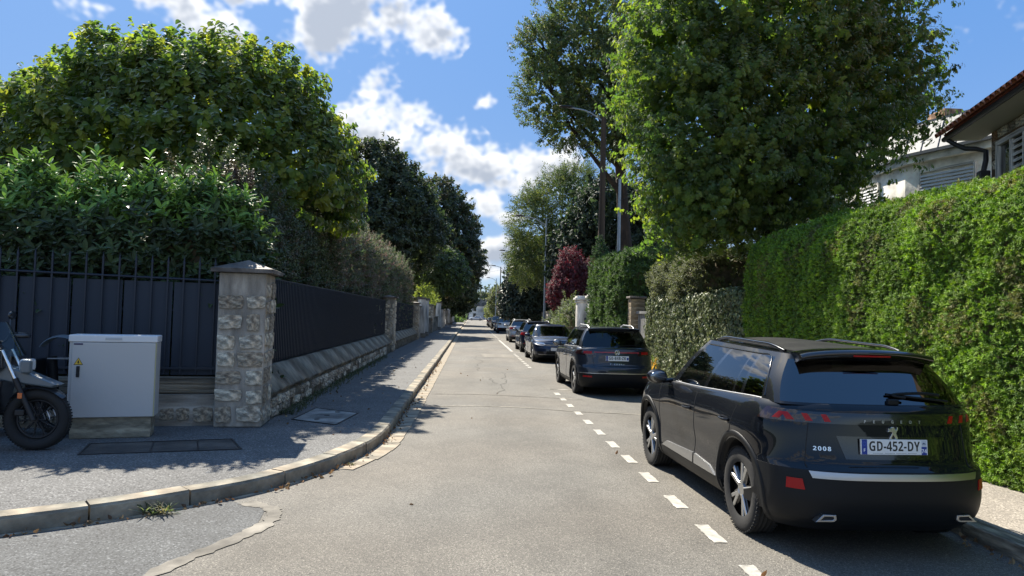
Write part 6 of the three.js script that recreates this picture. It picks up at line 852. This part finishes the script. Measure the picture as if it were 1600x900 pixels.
// ---------------------------------------------------------------- houses on the right
const zinc = std({ color: col(0.11, 0.12, 0.13), roughness: 0.6, metalness: 0.1, bumpMap: rep(roughTex, 0.5), bumpScale: 0.01 });
{ // stone house: its eave runs along local x, +z faces the street
  const A = V(9.9, 0, -14.29), B = V(8.9, 0, -10.94), dir = B.clone().sub(A).normalize(), turn = Math.atan2(-dir.z, dir.x), t = thing('stone_house', 'rubble stone house with red tiled eaves and a white window', 'house', [A.x, 0, A.z], turn), L = 9, EV = 5.72;
  // local +z: turn (0,0,1) by `turn`; the street lies on the -x side of the world
  const zs = V(0, 0, 1).applyAxisAngle(V(0, 1, 0), turn).x < 0 ? 1 : -1, wz = -zs * 0.62;
  const wall = obj('wall', box(L, EV + 0.2, 0.35, L / 2 + 0.62, (EV + 0.2) / 2, wz - zs * 0.175), std({ map: rep(stoneTex, 1.2), bumpMap: rep(roughTex, 1.2), bumpScale: 0.05, color: col(0.7, 0.52, 0.38), roughness: 0.95 }), t);
  obj('gable_wall', box(0.35, EV, 7, 0.62 - 0.176, EV / 2, wz - zs * 3.9), M.white, t);
  const r = rng(8); for (let y = 4.1; y < EV - 0.2; y += 0.19) for (let x = 0.7; x < 4.4;) { const w = 0.2 + 0.24 * r(); const inWin = x + w > 1.02 && x < 2.3 && y < 5.36; if (!inWin) { const s = obj('stone', stoneShapes[Math.floor(r() * 7)], stoneMats[2 + Math.floor(r() * 4)], wall); s.position.set(x + w / 2, y + 0.09, wz + zs * 0.0); s.scale.set(w * 0.95, 0.17, 0.07 * zs); } x += w + 0.01; }
  obj('soffit', box(L, 0.05, 0.62, L / 2, EV - 0.06, -zs * 0.33), std({ color: col(0.62, 0.58, 0.5), roughness: 0.8 }), t);
  obj('gutter', bar(V(-0.1, EV - 0.03, 0), V(L, EV - 0.03, 0), 0.055, 0.055, 12), std({ color: col(0.05, 0.045, 0.045), roughness: 0.45 }), t);
  const roof = obj('roof', (() => { const g = box(L + 0.2, 0.06, 5.6, L / 2, 0, -zs * 2.8); g.translate(0, 0, 0); const m = new THREE.Matrix4().makeRotationX(zs * 0.58); g.applyMatrix4(m); g.translate(0, EV + 0.05, 0); return g; })(), std({ color: col(0.3, 0.09, 0.05), roughness: 0.9 }), t);
  const tg = new THREE.CylinderGeometry(0.085, 0.105, 0.36, 10, 1, true, 0, Math.PI); tg.rotateZ(Math.PI / 2); tg.rotateY(Math.PI / 2); const tm = [[1.1, 0.4, 0.2], [0.9, 0.3, 0.16], [1.25, 0.55, 0.3]].map(([a, b, c]) => std({ color: col(a, b, c), map: rep(mottle, 3), roughness: 0.9 }));
  for (let i = 0; i < 40; i++) for (let j = 0; j < 6; j++) { const q = obj('roof_tile', tg, tm[Math.floor(r() * 3)], roof); const s = -0.02 + j * 0.32; q.position.set(0.02 + i * 0.21, EV + 0.06 + Math.sin(0.58) * s + 0.045, -zs * Math.cos(0.58) * s); q.rotation.x = zs * 0.58; q.rotation.z = 0; }
  const win = obj('window', [box(1.2, 0.09, 0.12, 1.66, 5.3, wz + zs * 0.04), box(0.09, 1.4, 0.12, 1.1, 4.6, wz + zs * 0.04), box(0.09, 1.4, 0.12, 2.22, 4.6, wz + zs * 0.04), box(0.06, 1.3, 0.1, 1.66, 4.6, wz + zs * 0.04)], M.white, t); obj('pane', box(1.06, 1.3, 0.02, 1.66, 4.6, wz + zs * 0.02), M.gloss, win);
  for (let k = 0; k < 10; k++) obj('shutter_slat', box(0.48, 0.05, 0.02, 1.94, 4.1 + k * 0.12, wz + zs * 0.06), M.white, win);
  obj('downpipe', [tube([[0.1, EV - 0.08, 0], [0.25, EV - 0.3, wz * 0.4], [0.5, EV - 0.42, wz * 0.9], [0.55, EV - 0.9, wz + zs * 0.12], [0.55, 0.1, wz + zs * 0.12]], 0.05, 30, 8), rbox(0.2, 0.22, 0.2, 0.55, EV - 0.95, wz + zs * 0.12, 0.03)], std({ color: col(0.04, 0.038, 0.04), roughness: 0.5 }), t);
}
{ // white house with a zinc mansard, bay at its corner
  const t = thing('white_house', 'white rendered house with a zinc mansard roof and closed shutters', 'house', [12, 0, -20]);
  const pl = [[0, 3.9], [0.75, 2.7], [0.75, -4], [6, -4], [6, 3.9]], up = (pts, y0, y1, inset = 0) => { const s = new THREE.Shape(pts.map(([x, z]) => new THREE.Vector2(x, -z))), g = new THREE.ExtrudeGeometry(s, { depth: y1 - y0, bevelEnabled: false }); g.rotateX(-Math.PI / 2); g.translate(0, y0, 0); return g; };
  const outl = [[-0.2, 1.3], [0.6, 3.6], [2.4, 4.2], [6, 4.2], [6, -5], [-0.2, -5]], grow = (k) => outl.map(([x, z]) => [x + (x < 3 ? -k : k), z + (z > 0 ? k : -k)]);
  obj('wall', up(outl, 0, 6.1), M.white, t); obj('cornice', up(grow(0.14), 6.1, 6.28), M.white, t); obj('gutter', up(grow(0.22), 6.28, 6.36), std({ color: col(0.1, 0.11, 0.12), roughness: 0.5 }), t);
  { const a = grow(0.12), b = grow(-0.5), pos = []; const n = a.length; for (let i = 0; i < n; i++) { const j = (i + 1) % n, q = (p, y) => [p[0], y, p[1]]; pos.push(...q(a[i], 6.36), ...q(a[j], 6.36), ...q(b[i], 7.35), ...q(a[j], 6.36), ...q(b[j], 7.35), ...q(b[i], 7.35)); } const g = new THREE.BufferGeometry(); g.setAttribute('position', new THREE.Float32BufferAttribute(pos, 3)); g.computeVertexNormals(); const rf = obj('roof', g, zinc, t); obj('roof_top', up(b, 7.33, 7.42), zinc, rf); for (let i = 0; i < n; i++) { const j = (i + 1) % n, k = 5; for (let s = 0; s <= k; s++) { const u = s / k; obj('seam', bar(V(lerp(a[i][0], a[j][0], u), 6.37, lerp(a[i][1], a[j][1], u)), V(lerp(b[i][0], b[j][0], u), 7.37, lerp(b[i][1], b[j][1], u)), 0.018, 0.018, 5), zinc, rf); } } }
  const shutter = (x, z, turn, w, h, y) => { const s = obj('shutter', [box(w, 0.06, 0.06, 0, h / 2, 0), box(w, 0.06, 0.06, 0, -h / 2, 0), box(0.06, h, 0.06, -w / 2, 0, 0), box(0.06, h, 0.06, w / 2, 0, 0)], M.white, t, [x, y, z]); s.rotation.y = turn; const m = std({ color: col(0.6, 0.61, 0.62), roughness: 0.6 }), sl = box(w - 0.06, 0.055, 0.02); for (let k = 0; k < 18; k++) { const q = obj('slat', sl, m, s, [0, -h / 2 + 0.06 + k * (h - 0.1) / 18, 0.015]); q.rotation.x = -0.3; } };
  const on = (i, u) => { const a = outl[i], b = outl[i + 1], d = Math.atan2(-(b[1] - a[1]), b[0] - a[0]); return [lerp(a[0], b[0], u), lerp(a[1], b[1], u), d]; };
  for (const [i, u, w] of [[0, 0.5, 1.5], [1, 0.5, 1.2], [2, 0.35, 1.3]]) { const [x, z, d] = on(i, u), nx = Math.sin(d), nz = Math.cos(d), sg = (x - 3) * nx + (z + 0) * nz > 0 ? 1 : -1; shutter(x + sg * nx * 0.035, z + sg * nz * 0.035, d + (sg < 0 ? Math.PI : 0), w, 1.7, 5.0); }
  for (const z of [-0.5, -3.2]) shutter(-0.24, z, -Math.PI / 2, 1.2, 1.7, 5.0);
  obj('chimney', rbox(0.6, 1.4, 0.9, 3.2, 8, -2, 0.02), stoneMats[5], t);
}
{ // far end of the street
  const fin = (x, z, w, d, h, rh, wallM, roofC, label) => { const t = thing('far_house', label, 'house', [x, 0, z]); obj('wall', box(w, h, d, 0, h / 2, 0), wallM, t); const s = new THREE.Shape([[-w / 2 - 0.4, 0], [w / 2 + 0.4, 0], [0, rh]].map(([a, b]) => new THREE.Vector2(a, b))), g = new THREE.ExtrudeGeometry(s, { depth: d + 0.6, bevelEnabled: false }); g.translate(0, h, -d / 2 - 0.3); const rf = obj('roof', g, std({ color: col(...roofC), map: rep(mottle, 0.4) }), t); obj('chimney', box(0.7, 1.6, 0.7, w * 0.25, h + rh * 0.7 + 0.3, 0), M.cream, rf); for (const [a, b] of [[-w * 0.25, h * 0.35], [w * 0.2, h * 0.35], [-w * 0.25, h * 0.78], [w * 0.2, h * 0.78]]) { const q = obj('window', box(1.2, 1.5, 0.08, a, b, d / 2 + 0.03), M.white, t); obj('pane', box(1, 1.3, 0.04, a, b, d / 2 + 0.07), M.gloss, q); } };
  fin(3.4, -250, 8, 8, 4.8, 2.6, M.white, [0.4, 0.4, 0.4], 'white gabled house closing the end of the street'); fin(-4.5, -256, 9, 9, 4.6, 2.4, M.cream, [0.42, 0.14, 0.08], 'cream house with an orange tiled roof beside the white gabled one');
  fin(9, -96, 6, 22, 6.4, 2.2, M.white, [0.16, 0.15, 0.15], 'pale house with a dark roof behind the right lamp posts');
  const T = [[-13, 9, -285, 10], [-2, 8.5, -292, 9], [9, 8, -290, 9], [20, 8, -286, 9], [32, 9, -290, 10], [-26, 9, -280, 11]];
  T.forEach(([x, y, z, k], i) => { const lobes = [[x, y, z, k * 0.6, k * 0.55, 5], [x - k * 0.4, y * 0.7, z, k * 0.5, k * 0.5, 5], [x + k * 0.4, y * 0.75, z, k * 0.5, k * 0.5, 5]]; tree('far_tree', ['rounded tree behind the cream house at the street end', 'loose crowned tree over the roofs at the street end', 'green tree behind the white gabled house', 'bushy tree behind the far lamp posts', 'dense tree past the far lamp posts', 'large tree behind the dark far lime tree'][i], [x, 0, z], { trunk: 4, r: 0.4, lobes, items: crownItems(200 + i, lobes, 700, { tones: [[0.08, 0.12, 0.05], [0.11, 0.15, 0.05]], size: [2, 3.4], depth: 0.7, gap: 0.6, gapScale: 0.25, rag: 0.25 }), geo: GEO.far, mat: LM.mid }); });
  const S = [[6.4, 4.5, -70, 1.7, 3.4, 3, [[0.13, 0.18, 0.045], [0.17, 0.2, 0.05]], 'yellow green street side tree past the dark evergreen'], [6.2, 4.2, -86, 1.5, 3.2, 3, [[0.08, 0.12, 0.04]], 'mid green tree behind the second far lamp'], [6.3, 3.6, -112, 1.6, 3, 3, [[0.12, 0.09, 0.09], [0.1, 0.1, 0.07]], 'dull purple tree among the far poles'], [5.6, 4, -140, 1.8, 3.4, 4, [[0.17, 0.2, 0.05]], 'pale green tree near the last parked car'], [5.8, 2.6, -170, 2, 2.4, 6, [[0.2, 0.24, 0.05]], 'light green bushes on the right by the street end']];
  S.forEach(([x, y, z, a, b, c, tones, label], i) => { const lobes = [[x, y, z, a, b, c], [x + a * 0.9, y * 0.9, z - 2, a, b * 0.9, c], [x - a * 0.3, y * 1.2, z + 1, a * 0.7, b * 0.5, c * 0.6]]; tree('street_tree', label, [x, 0, z], { trunk: 1.6, r: 0.14, lobes, items: crownItems(220 + i, lobes, 1100, { tones, size: [0.7, 1.3], depth: 0.7, gap: 0.5, gapScale: 0.6, rag: 0.25, floor: 1 }), geo: GEO.far, mat: LM.soft }); });
  const wl = (x, z0, z1, h, m, label) => { const t = thing('garden_wall', label, 'wall', [x, PAVE, (z0 + z1) / 2]); const L = z0 - z1; obj('wall_body', box(0.25, h, L, 0, h / 2, 0), m, t); obj('coping', rbox(0.36, 0.08, L, 0, h + 0.041, 0, 0.02), M.coping, t); };
  wl(5.75, -47.4, -57, 1.9, M.mortar, 'grey garden wall beyond the light green shrubs'); wl(5.75, -66, -130, 1.2, M.white, 'long low white garden wall behind the farther parked cars'); wl(5.75, -130.4, -235, 1.4, M.mortar, 'far garden wall on the right towards the street end');
  for (let k = 0; k < 7; k++) { const t = thing('fence_post', 'white post on the garden boundary below the dark evergreen', 'post', [5.7, PAVE, -58 - k * 1.25], 0, 'white posts below the dark evergreen'); obj('shaft', rbox(0.28, 1.9, 0.28, 0, 0.95, 0, 0.02), M.white, t); obj('capital', rbox(0.36, 0.1, 0.36, 0, 1.95, 0, 0.02), M.white, t); }
}

// ---------------------------------------------------------------- litter and weeds
{
  const dry = leafMat(0.1, 0.2), g = sprig(31, leafGeo(ROUGHCUT, 0.05, 0.032, 0.4, 0.4), 1, 0.004, { tilt: [0.2, 0.6] }), r = rng(301), items = [];
  const drop = (x, y, z) => items.push({ p: V(x, y, z), n: V(r() - 0.5, 0.25 * (r() - 0.5), r() - 0.5).normalize(), t: r() * 6.28, s: 0.6 + 0.9 * r(), c: shade(r, [[0.30, 0.15, 0.06], [0.22, 0.13, 0.06], [0.4, 0.27, 0.13], [0.16, 0.09, 0.05]]) });
  for (let k = 0; k < 420; k++) { const s = lerp(sOf(-5.3, -3.9), sOf(-26, -1.1), Math.pow(r(), 1.6)), dense = r(), { p, n } = alongKerb(s); drop(p.x - n.x * (0.02 + 0.16 * r() * r()), 0.012 + 0.01 * r(), p.z - n.z * (0.02 + 0.16 * r() * r())); }
  for (let k = 0; k < 260; k++) drop(KERB_R - 0.02 - 0.3 * r() * r(), 0.012, -1 - 12 * r());
  for (let k = 0; k < 22; k++) drop(lerp(-1, 4, r()), 0.01, -3 - 30 * r()); for (let k = 0; k < 60; k++) drop(lerp(-3, -1.3, r()), PAVE + 0.01, -9 - 18 * r());
  const o = foliage(scene, g, dry, items, 'fallen_leaves'); tag(o, 'dry brown leaves lying along both gutters', 'leaves');
  const weed = (at, h, n, label) => { const t = thing('weed', label, 'weed', at), blade = sprig(33, leafGeo(LANCE, 0.16, 0.018, 0.3, 0.5), 9, 0.03, { tilt: [0.15, 1.2], jitter: 0.4 }), it = []; for (let k = 0; k < n; k++) it.push({ p: V((r() - 0.5) * h * 1.6, 0, (r() - 0.5) * h * 0.6), n: V((r() - 0.5) * 0.7, 1, (r() - 0.5) * 0.7).normalize(), t: r() * 6, s: h / 0.16 * (0.5 + 0.6 * r()), c: shade(r, [[0.12, 0.18, 0.04], [0.17, 0.19, 0.05], [0.2, 0.16, 0.07]]) }); foliage(t, blade, LM.soft, it, 'blades'); };
  const k1 = alongKerb(sOf(-6.15, -2.6)); weed([k1.p.x - k1.n.x * 0.05, 0, k1.p.z - k1.n.z * 0.05], 0.13, 10, 'straggly weed growing from the gutter at the curved kerb'); const k2 = alongKerb(sOf(-8.15, -1.38)); weed([k2.p.x - k2.n.x * 0.1, 0, k2.p.z - k2.n.z * 0.1], 0.05, 7, 'small green tuft at the kerb where the gutter slabs begin');
  const moss = thing('moss', 'green moss and grass along the foot of the low rubble wall', 'moss'); moss.userData.kind = 'stuff'; const it = []; for (let k = 0; k < 900; k++) { const u = Math.pow(r(), 1.3), z = lerp(-11, -26, u), x = lerp(-2.88, -3.14, u) + 0.03 + 0.3 * r() * r(); it.push({ p: V(x, PAVE, z), n: V((r() - 0.5), 0.8, (r() - 0.5)).normalize(), t: r() * 6, s: 0.18 + 0.3 * r(), c: shade(r, [[0.09, 0.13, 0.03], [0.12, 0.13, 0.04]]) }); } foliage(moss, GEO.privet, LM.soft, it, 'tufts');
}

scene.traverse((o) => { if (o.isMesh) { o.castShadow = true; o.receiveShadow = true; } });
renderer.render(scene, camera);
